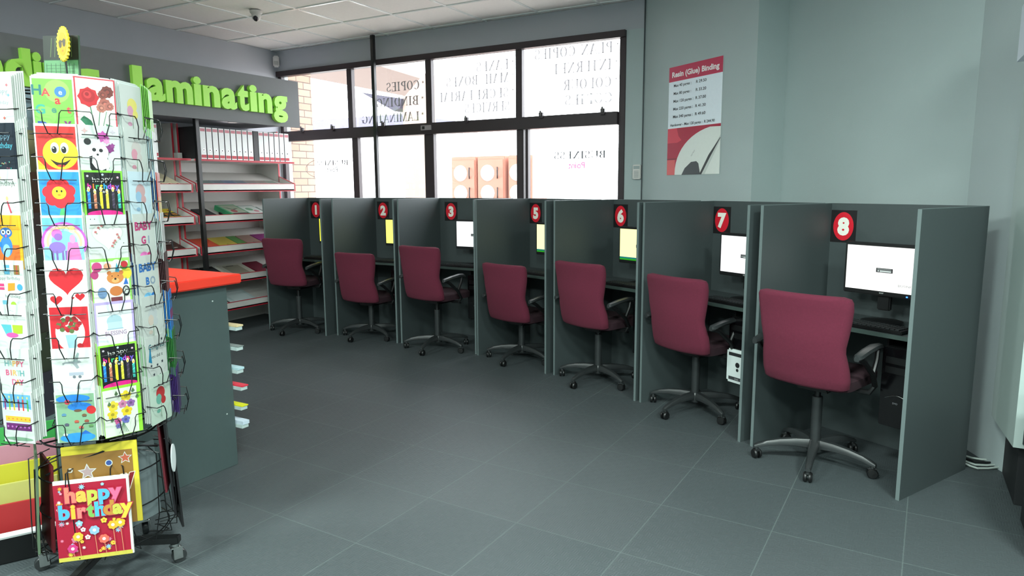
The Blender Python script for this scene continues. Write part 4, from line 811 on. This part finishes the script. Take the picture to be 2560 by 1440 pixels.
def c_animals(a):
    a.rect(.02, 0, .96, .95, (238, 236, 226)).ell(.15, .85, .13, (206, 70, 130), .14).ell(.08, .7, .1, (190, 60, 120), .12).ell(.9, .7, .14, (236, 214, 60), .17).ell(.85, .86, .11, (90, 150, 60), .13)
    a.ell(.42, .85, .10, (240, 170, 130)).ell(.66, .9, .12, (236, 232, 222)).ell(.86, .88, .09, (196, 40, 50)).poly([(.6, .72), (.66, .92), (.74, .72)], (70, 170, 200))
    a.ell(.6, .62, .22, (222, 140, 70), .17).ell(.45, .72, .06, (210, 120, 60)).ell(.76, .72, .06, (210, 120, 60)).ell(.6, .57, .10, (240, 180, 110), .07).ell(.6, .6, .03, (40, 26, 20)).ell(.52, .66, .014, (30, 20, 16)).ell(.68, .66, .014, (30, 20, 16)).ell(.6, .36, .17, (206, 120, 60), .14)
    a.rect(.45, .1, .75, .24, (120, 50, 60)).rect(.4, 0, .8, .12, (206, 60, 130)).ell(.24, .34, .12, (120, 150, 190), .16).ell(.86, .35, .10, (24, 24, 28), .15).ell(.86, .36, .065, W, .1).ell(.83, .4, .014, (20, 20, 22)).ell(.89, .4, .014, (20, 20, 22)).poly([(.8, .48), (.88, .62), (.93, .48)], (50, 110, 200)).ell(.2, .08, .16, (226, 80, 120), .08).ell(.87, .1, .09, (130, 150, 60))
def c_lilac(a):
    a.rect(.03, 0, .95, .955, (240, 244, 246)).ell(.48, .62, .2, (176, 206, 216), .18).rect(.3, .46, .68, .6, (196, 218, 226)).rect(.28, .45, .70, .47, (160, 190, 204)).text('BLESSING', .5, .34, .12, (176, 140, 170), .02, .56)
def c_yell(a):
    a.rect(.0, 0, .90, .955, (236, 242, 226))
    for u, v, r_, c in ((.6, .78, .16, (244, 214, 50)), (.25, .62, .15, (240, 214, 60)), (.22, .45, .14, (236, 208, 50)), (.6, .47, .15, (244, 210, 40)), (.72, .62, .12, (150, 100, 170)), (.5, .63, .12, (214, 130, 170)), (.35, .3, .1, (206, 90, 150)), (.55, .3, .12, (110, 110, 190)), (.35, .2, .08, (120, 110, 180))): a.flower(u, v, r_, c, tuple(int(x * .75) for x in c), 5)
    for u, v in ((.1, .66), (.3, .85), (.75, .86), (.85, .72), (.15, .33)): a.poly([(u, v), (u + .05, v + .07), (u + .1, v), (u + .04, v - .03)], (90, 120, 80))
    for k in range(6): a.line([(.48, .26), (.36 + .05 * k, .04)], .01, (90, 140, 100))
def c_owl(a):
    a.rect(.0, 0, .92, .97, (240, 176, 40)).rect(.0, 0, .92, .45, (226, 112, 44)).ell(.2, .05, .2, (170, 190, 190), .06).text('SUPER', .2, .86, .13, (214, 110, 40), .02).ell(.5, .42, .2, (60, 130, 200), .28).ell(.5, .34, .12, (140, 190, 220), .18).ell(.52, .68, .2, (50, 110, 180), .14)
    for u in (.43, .6): a.ell(u, .69, .07, W).ell(u, .69, .03, (20, 30, 50))
    a.poly([(.48, .64), (.55, .64), (.51, .58)], (230, 90, 140)).poly([(.36, .5), (.05, .52), (.08, .44), (.36, .4)], (40, 120, 190))
def c_icons(a):
    a.ell(.15, .82, .10, (240, 220, 60)).rect(.38, .74, .56, .92, (90, 170, 200)).rect(.34, .84, .6, .86, W).rect(.7, .74, .88, .92, (150, 120, 60)).rect(.78, .74, .81, .92, (200, 60, 60)).text('Happy Birthday', .48, .64, .09, (150, 160, 160), -.002, .8)
    a.rect(.15, .44, .34, .56, (220, 60, 120)).rect(.15, .49, .34, .505, W).poly([(.45, .42), (.68, .44), (.7, .58), (.47, .57)], (240, 150, 40)).ell(.85, .5, .09, (70, 160, 210)).text('birthday', .6, .3, .09, (160, 166, 166), -.002, .5).ell(.6, .16, .09, (160, 206, 60)).rect(.25, .1, .42, .24, (110, 180, 200))
def c_teal(a): a.poly([(.15, .62), (.48, .62), (.5, .44), (.3, .42)], (90, 184, 196)).poly([(.52, .62), (.86, .62), (.84, .46), (.54, .44)], (176, 206, 50)).ell(.5, .42, .2, (226, 90, 170), .07).line([(.4, .88), (.5, .9), (.6, .88)], .008, (180, 190, 190))
def c_hbd(a):
    cs = [(110, 170, 170), (170, 200, 190), (240, 180, 90), (226, 110, 90), (220, 80, 130)]
    a.multi('HAPPY', .5, .66, .16, cs, .62, .02).multi('BIRTH', .5, .48, .16, cs[::-1], .6, .02).multi('DAY', .58, .30, .16, [(226, 100, 150), (236, 150, 80), (206, 60, 120)], .36, .02)
def c_cake(a):
    a.rect(.03, .66, .97, .96, (110, 180, 222)).ell(.5, .66, .47, (246, 246, 242), .06)
    for i, c in enumerate(((150, 60, 130), (150, 206, 70), (236, 206, 60), (170, 60, 120), (226, 80, 70), (90, 180, 100))): a.rect(.09 + i * .15, .64, .14 + i * .15, .86, c).ell(.115 + i * .15, .90, .022, (244, 230, 120), .035)
    a.rect(.1, .42, .92, .52, (240, 190, 60)).rect(.1, .24, .94, .38, (110, 40, 110)).ell(.5, .07, .46, (130, 170, 140), .05)
    for i in range(6): a.ell(.16 + i * .14, .31, .03, (190, 110, 190)).ell(.2 + i * .14, .47, .02, (226, 120, 50))
def c_topw(a):
    a.text('HAPPY', .62, .66, .13, (150, 166, 170), .01, .5).text('Birthday', .62, .5, .1, (150, 166, 170), -.003, .5)
    for u, v, c in ((.3, .88, (200, 120, 140)), (.6, .92, (170, 140, 160)), (.85, .84, (206, 110, 120)), (.88, .66, (120, 170, 190)), (.7, .25, (206, 100, 90)), (.25, .3, (210, 130, 130)), (.8, .08, (120, 170, 190))): a.star(u, v, .05, c, 4, .5)
def c_night(a):
    a.rect(.0, 0, .95, .98, (20, 30, 44)).text('happy', .6, .72, .15, (110, 150, 170), .0, .5).text('birthday', .6, .55, .15, (70, 160, 180), .01, .62)
    rnd = random.Random(3)
    for i in range(40): a.ell(rnd.uniform(.04, .9), rnd.uniform(.02, .3), .018, [(200, 180, 120), (60, 160, 150), (120, 100, 90), (160, 90, 110)][i % 4], n=6)
def c_thday(a):
    a.text('birthday', .5, .7, .15, (130, 140, 130), -.004, .75, rot=.06).line([(.2, .44), (.4, .05)], .05, (110, 130, 100)).line([(.62, .42), (.72, .2)], .05, (206, 70, 90)).ell(.2, .5, .04, (236, 214, 130), .06).ell(.62, .47, .04, (240, 220, 130), .06).ell(.45, .86, .03, (236, 220, 150)).line([(.84, .8), (.9, .7)], .02, (90, 100, 90))
def c_baby(cb): 
    def f(a): a.multi('BABY', .45, .68, .24, [cb], .8, .04); a.multi('BO' if cb[2] > 150 and cb[0] < 100 else 'GI', .55, .40, .22, [cb, (150, 170, 190)], .5, .04).ell(.4, .15, .2, tuple(min(255, v + 90) for v in cb), .12).ell(.65, .15, .1, cb)
    return f
def c_soft(c1, c2):
    def f(a): a.ell(.5, .62, .22, c1, .2).ell(.4, .5, .14, c2, .16).ell(.62, .45, .12, c1, .12).line([(.5, .4), (.48, .1)], .02, (120, 160, 120)).ell(.35, .25, .1, c2, .06)
    return f
def c_congrats(a):
    a.text('Congrats', .52, .74, .17, (40, 110, 120), .01, .8).text('you did it', .5, .55, .1, (60, 64, 70), .0, .6)
    for u, v in ((.2, .4), (.8, .9), (.5, .38), (.75, .42), (.3, .2), (.6, .15)): a.star(u, v, .06, (50, 54, 70))
    a.poly([(.08, .5), (.2, .85), (.24, .45)], (40, 140, 180))
def c_grad(c1, c2):
    def f(a): a.rect(.02, .5, .98, .98, c1).rect(.02, 0, .98, .5, c2).ell(.5, .5, .2, tuple(min(255, v + 50) for v in c1))
    return f
# rows from the top; (label, card colour, envelope colour, art)
CARDS = {
 -98: [('pale card at the left edge of the spinner, top row', W, W, plain), ('grey card at the left edge of the spinner, second row', (180, 186, 190), W, plain), ('white card at the left edge of the spinner, third row', W, W, plain), ('silver card at the left edge of the spinner, fourth row', (190, 196, 196), W, plain), ('green card at the left edge of the spinner, fifth row', (60, 170, 100), (60, 150, 90), plain), ('bright green card at the left edge above the teal ones', (70, 180, 90), (60, 150, 90), plain), ('teal card at the left edge of the spinner', (60, 160, 184), (50, 140, 160), plain), ('orange card at the bottom left edge of the spinner', (226, 110, 44), (214, 100, 50), plain)],
 -60: [('white birthday card with small butterflies, top left of the spinner', W, W, c_topw), ('dark navy happy birthday card with glitter dots', (20, 30, 44), W, c_night), ('white birthday card with two slanting candles', W, W, c_thday), ('orange card with a blue cartoon owl', (240, 176, 40), W, c_owl), ('white happy birthday card with cake and gift icons', W, W, c_icons), ('white card with teal and lime cups', W, W, c_teal), ('white card reading HAPPY BIRTH DAY in pastel capitals', W, W, c_hbd), ('card with six candles on a layered cake', W, W, c_cake)],
 -17: [('green card reading Have a Great Day in mixed letters', (226, 236, 226), W, c_great), ('red card with a yellow smiley face', W, W, c_smile), ('blue card with a red smiling flower', W, W, c_flow), ('card with purple unicorn and pink princess under a rainbow', W, (200, 190, 220), c_unic), ('white card with one big and four small red hearts', W, W, c_hearts), ('red card with a vase of red roses in a white oval', W, W, c_roses), ('white card with grey plane, truck and boat', W, W, c_plane), ('card with a blue pond and small boats and animals', (206, 226, 206), W, c_sea)],
 17: [('white card with a big red rose and red border', (206, 60, 76), (240, 240, 236), c_rose), ('white card with a panda and purple flowers', W, (224, 200, 220), c_panda), ('upper black happy birthday card with six candles', (130, 230, 60), (20, 20, 20), c_bday), ('white card with a lace heart', W, (220, 240, 210), c_lace), ('card crowded with party animals around a bear', (150, 220, 100), (206, 90, 150), c_animals), ('white card with pale blue hat and lilac border', (190, 170, 226), W, c_lilac), ('lower black happy birthday card with six candles', (150, 220, 70), (140, 110, 50), c_bday), ('card with yellow and purple flower bouquet and lime border', (150, 220, 60), (226, 240, 200), c_yell)],
 53: [('pale card with yellow and pink flowers, top of the narrow right column', W, (226, 240, 236), c_soft((240, 226, 110), (226, 160, 190))), ('white card with a girl in a pale dress, second in the right column', W, (200, 214, 214), c_soft((214, 206, 200), (226, 150, 170))), ('white card with a pink bird over pale blue, third in the right column', (206, 230, 240), (190, 204, 204), c_soft((214, 170, 170), (150, 196, 226))), ('white card reading BABY in pink letters', W, (60, 30, 34), c_baby((206, 40, 120))), ('white card reading BABY in blue letters', W, (50, 80, 130), c_baby((40, 120, 200))), ('white card with faint pale picture under the blue baby card', W, W, c_soft((206, 214, 214), (226, 210, 196))), ('white card reading Congrats in dark teal letters', W, (170, 210, 170), c_congrats), ('pale card with red flower at the bottom of the right column', (206, 226, 210), W, c_soft((200, 60, 60), (120, 190, 170)))],
 90: [('bright green card edge on at the top right of the spinner', (120, 200, 60), (110, 190, 50), plain), ('pale grey card edge on below the green ones', (200, 210, 208), (180, 206, 214), plain), ('red and yellow card edge on beside the blue folder', (190, 50, 40), (40, 90, 150), c_grad((196, 50, 40), (220, 190, 50))), ('white card edge on above the dark brown ones', (210, 216, 214), (190, 206, 200), plain), ('dark brown card edge on beside the red counter top', (60, 26, 30), (66, 30, 34), plain), ('bright blue card with magenta band edge on at the right', (30, 130, 214), (30, 120, 206), lambda a: a.rect(0, .4, 1, .6, (150, 40, 120))), ('dark green card edge on at the right of the spinner', (40, 120, 50), (60, 140, 60), plain), ('dark purple card edge on, lowest at the right of the spinner', (66, 34, 110), (70, 40, 120), plain)],
}
BACKC = [(220, 214, 206), (180, 206, 222), (226, 190, 196), (206, 224, 190), (236, 226, 170), W, (190, 180, 214), (214, 160, 140)]
def card(a, r_, z, w_, h_, c, lab_, grp, off=0.0, art=None, name='greeting_card', dx=0.0, out=0.0, tilt=-.09):
    M = ML @ colM(a, z, -off + out, 0) @ Matrix.Translation((dx, 0, 0)) @ Matrix.Rotation(tilt, 4, 'X')
    o = MB().bb(-w_ / 2, w_ / 2, -.0012, .0012, 0, h_, mat(tuple(int(v * .86) for v in c), .4, noise=(30, .97, 1.02))).obj(name, None, M, smooth=None)
    tag(o, lab_, 'greeting card', grp)
    if art:
        a_ = Art(w_ * .985, h_ * .985, -.0013, 0, h_ * .007); art(a_); a_.done(o)
    return o
rnd = random.Random(11)
for a in ANG:
    lst = CARDS.get(a)
    for i in range(8):
        z = ZB + DZ * (7 - i); w_ = .128; h_ = .184
        if lst:
            lb, c, env, art = lst[i]
            nst = 6 if a == -60 else 4
            card(a, i, z, w_, h_ + (.006 if art is c_rose else 0), c, lb, 'greeting cards at the front of each pocket', .0, art, dx=.003 if a < 0 else -.003, out=.008 + .005 * i, tilt=-.01)
            for k in range(1, nst + 1):
                card(a, i, z + .003 * k + rnd.uniform(0, .004), w_ - rnd.uniform(0, .006), h_, env if k % 2 else c if art in (plain, c_bday) else W, 'card tucked behind the ' + ' '.join(lb.split()[:12]), 'cards stacked behind: ' + lb, .0052 * k, None, dx=(.006 if a < 0 else -.006) * k * .6, out=.008 + .005 * i, tilt=-.01)
        else:
            card(a, i, z, w_, h_, BACKC[(i * 3 + ANG.index(a)) % 8], 'card on the far side of the spinner rack', 'cards on the far side of the spinner', 0, None, out=.01)
# topper
r = MB().bb(-.065, .065, -.004, .004, 0, .16, mat((40, 66, 44), .5, name='dark_green_board')).obj('display_topper', None, LM(-.03, -.15, 1.86, D2R(-38), -.06)); tag(r, 'dark green display card with a small calendar, standing above the top row', 'display card')
a_ = Art(.13, .16, -.0042, 0, 0).rect(0, .5, 1, 1, (34, 40, 32)).rect(.02, 0, .98, .48, (96, 150, 100))
for k in range(6): a_.line([(.2 + .12 * k, .55), (.25 + .11 * k, .95)], .02, (90, 110, 60)).rect(.06, .05 + k * .065, .9, .055 + k * .065, (60, 90, 66))
for k in range(7): a_.rect(.08 + k * .13, .04, .09 + k * .13, .42, (60, 90, 66))
a_.done(r)
r = empty('sun_topper', LM(-.02, -.19, 1.985, D2R(-72), 0)); tag(r, 'yellow scalloped sun with dark sunglasses on top of the spinner', 'sun decoration')
pts = [((.054 + .004 * math.cos(12 * t * 2)) * math.cos(t), -.003, (.054 + .004 * math.cos(12 * t * 2)) * math.sin(t)) for t in [2 * PI * i / 96 for i in range(96)]]
MB().prism(pts, (0, .006, 0), mat((240, 204, 50), .6, name='yellow_foam')).obj('face', r)
a_ = Art(.11, .11, -.0032, 0, -.055).ell(.5, .5, .34, (236, 180, 30)).rect(.2, .55, .8, .6, (90, 80, 60)).ell(.34, .52, .13, (100, 90, 70), .12).ell(.66, .52, .13, (100, 90, 70), .12).ell(.5, .3, .07, (220, 140, 40), .03); a_.done(r, 'sunglasses')
MB().tube([(0, .004, -.055), (0, .006, -.14)], .003, BLACKW, 6).obj('stem', r)
# lower wire baskets
LB = [-80, -46, -12, 30, 66, 100]
for a in LB:
    mb = MB()
    for s in (-.075, .075): mb.tube([(s, .05, .36), (s * .9, -.02, .34), (s * .75, -.03, .10), (s * .4, -.035, .0), (s * .4, .05, 0)], .0022, BLACKW, 6)
    mb.tube([(-.10, .05, .02), (-.10, -.02, .02), (.10, -.02, .02), (.10, .05, .02)], .0022, BLACKW, 6)
    mb.obj('lower_wire_pocket', stand, LI @ colM(a, .15))
for z in (.16, .30, .44): MB().tube([(RAD * 1.02 * math.sin(2 * PI * i / 40), -RAD * 1.02 * math.cos(2 * PI * i / 40), z) for i in range(40)], .0028, BLACKW, 6, True).obj('lower_hoop', stand, LI)
MB().tube([(RAD * 1.0 * math.sin(D2R(a)), -RAD * 1.0 * math.cos(D2R(a)), z) for a, z in ((-60, .46), (-30, .52), (0, .55), (20, .55), (40, .53), (60, .50))], .004, BLACKW, 6).bb(-.02, .12, -.03, 0, .505, .53, BLACKP).bb(.02, .05, -.03, 0, .48, .58, BLACKP).obj('rack_bracket', stand, LI)
def c_redbig(a):
    a.rect(.0, .04, .965, .955, (176, 20, 50)).rect(0, 0, .98, .05, (214, 200, 80)); rn = random.Random(5)
    ps = [((236, 236, 230), (220, 120, 140)), ((240, 206, 70), (236, 120, 60)), ((230, 130, 160), W), ((150, 200, 226), W), ((240, 160, 60), (236, 220, 90))]
    for i in range(90):
        u, v = rn.uniform(.05, .92), rn.uniform(.08, .92)
        if .14 < u < .9 and .48 < v < .9: continue
        p1, p2 = ps[i % 5]; r_ = rn.uniform(.02, .05)
        a.star(u, v, r_, p1, 8, .45) if i % 2 else a.flower(u, v, r_, p1, p2, 5)
    for u, v, c in ((.28, .3, (240, 190, 60)), (.5, .36, (150, 190, 220)), (.75, .4, (244, 180, 50)), (.85, .42, (244, 190, 50)), (.2, .16, (214, 60, 130)), (.62, .24, (236, 110, 90))): a.line([(u, v), (u + .02, .05)], .008, (226, 150, 110)).flower(u, v, .07, c, (236, 236, 220), 7)
    a.multi('happy', .52, .74, .22, [(240, 130, 110), (240, 190, 80), (200, 200, 80), (90, 180, 226), (226, 110, 150)], .74, .05, outline=(190, 40, 70))
    a.multi('birthday', .54, .54, .21, [(80, 180, 226), (240, 190, 60), (236, 130, 120), (130, 190, 90), (80, 190, 220), (200, 140, 60), (206, 200, 80), (230, 206, 70)], .94, .05, outline=(190, 40, 70))
def c_gold(a):
    a.rect(.0, 0, .93, .9, (150, 106, 44)); a.star(.32, .68, .13, W).star(.32, .68, .105, (176, 150, 150)).star(.83, .8, .10, W).star(.83, .8, .08, (190, 90, 60)).ell(.61, .76, .05, W).ell(.61, .76, .038, (50, 80, 150)).ell(.1, .72, .035, W).ell(.1, .72, .02, (150, 106, 44))
    for i, (ch, v) in enumerate(zip('Happy', (.40, .43, .46, .48, .49))): a.text(ch, .17 + .175 * i, v, .22, (130, 24, 34), .05, rot=.12, outline=(236, 226, 206))
def big(a, z, w_, h_, c, lb, art=None, out=.0, rot=0.0, dx=0.0, th=.004, tilt=-.05):
    M = ML @ colM(a, z, out, 0) @ Matrix.Translation((dx, 0, 0)) @ Matrix.Rotation(rot, 4, 'Y') @ Matrix.Rotation(tilt, 4, 'X')
    o = MB().bb(-w_ / 2, w_ / 2, -th, th, 0, h_, mat(tuple(int(v * .84) for v in c), .35, noise=(30, .96, 1.03)), .001).obj('large_greeting_card', None, M); tag(o, lb, 'large greeting card', 'large cards in the lower baskets')
    if art: a_ = Art(w_, h_, -th - .0002, 0, 0); art(a_); a_.done(o)
big(-17, .165, .245, .30, (236, 236, 230), 'large red happy birthday card with flowers in the lowest basket', c_redbig, .035, D2R(-1), dx=.03)
big(-14, .27, .245, .31, (226, 206, 60), 'large gold card reading Happy with stars behind the red card', c_gold, .005, D2R(-1), dx=.045)
big(-86, .17, .22, .36, (96, 120, 92), 'tall wrapped green grey card edge on at the lower left of the spinner', None, .02)
big(-78, .17, .2, .33, (110, 26, 34), 'tall dark red card edge on at the lower left of the spinner', None, -.01)
big(84, .20, .16, .40, (22, 20, 24), 'tall black card edge on at the lower right of the spinner', None, .03)
big(92, .13, .18, .34, (26, 26, 28), 'lower black card edge on at the lower right of the spinner', None, .045)
big(78, .30, .12, .30, (120, 40, 50), 'thin dark red card edge on at the lower right of the spinner', None, .01)
M = ML @ colM(66, .37, .05, 0); o = MB().prism([(.024 * math.cos(t), 0, .07 + .058 * math.sin(t)) for t in [2 * PI * i / 28 for i in range(28)]], (0, .004, 0), mat((214, 220, 220), .4, name='white_card_stock')).cyl((-.0, .006, -.05), (0, .006, .02), .004, BLACKW, 8).obj('heart_shaped_tag', None, M); tag(o, 'white rounded gift tag at the lower right of the spinner', 'gift tag')
big(40, .22, .17, .30, (120, 132, 134), 'plain grey card back in the lower right basket', None, -.03)

# ================================================================== COLOURED PAPER TUB
tc_ = Vector((-3.25, 1.31, 0)); r = empty('paper_tub', TR(tc_.x, tc_.y, 0, GAM)); tag(r, 'dark tub with a white rounded rim full of coloured paper packs', 'tub')
def sq(h, w_, d_, n=8):
    return rr(w_, d_, h, 0, 0, 0, n, .12)
MB().loft([sq(0, .54, .36), sq(.005, .56, .38), sq(.13, .62, .44)], BLACKP, caps=False).loft([sq(0, .54, .36), sq(.002, .54, .36)], BLACKP).obj('tub_body', r)
MB().tube(sq(.135, .63, .45), .013, WHITEP, 8, True).obj('rim', r)
for i, (c, lb) in enumerate((((126, 66, 50), 'brown'), ((186, 30, 34), 'red'), ((226, 206, 60), 'deep yellow'), ((206, 202, 110), 'pale yellow'), ((206, 120, 150), 'light pink'), ((216, 206, 40), 'bright yellow'), ((120, 80, 60), 'dark brown'), ((206, 140, 156), 'pink'), ((90, 220, 90), 'lime green'), ((60, 180, 80), 'green'))):
    M = TR(tc_.x, tc_.y, 0, GAM) @ TR((.12 if i % 2 else -.14), -.15 + i * .031, .012, 0.0, -.12)
    tag(MB().bb(-.125, .125, -.009, .009, 0, .175 + .031 * i, mat(tuple(int(v * .86) for v in c), .6, noise=(30, .96, 1.03)), .002).obj('paper_pack', None, M), lb + ' pack of coloured paper standing in the tub', 'paper pack', 'coloured paper packs in the tub')
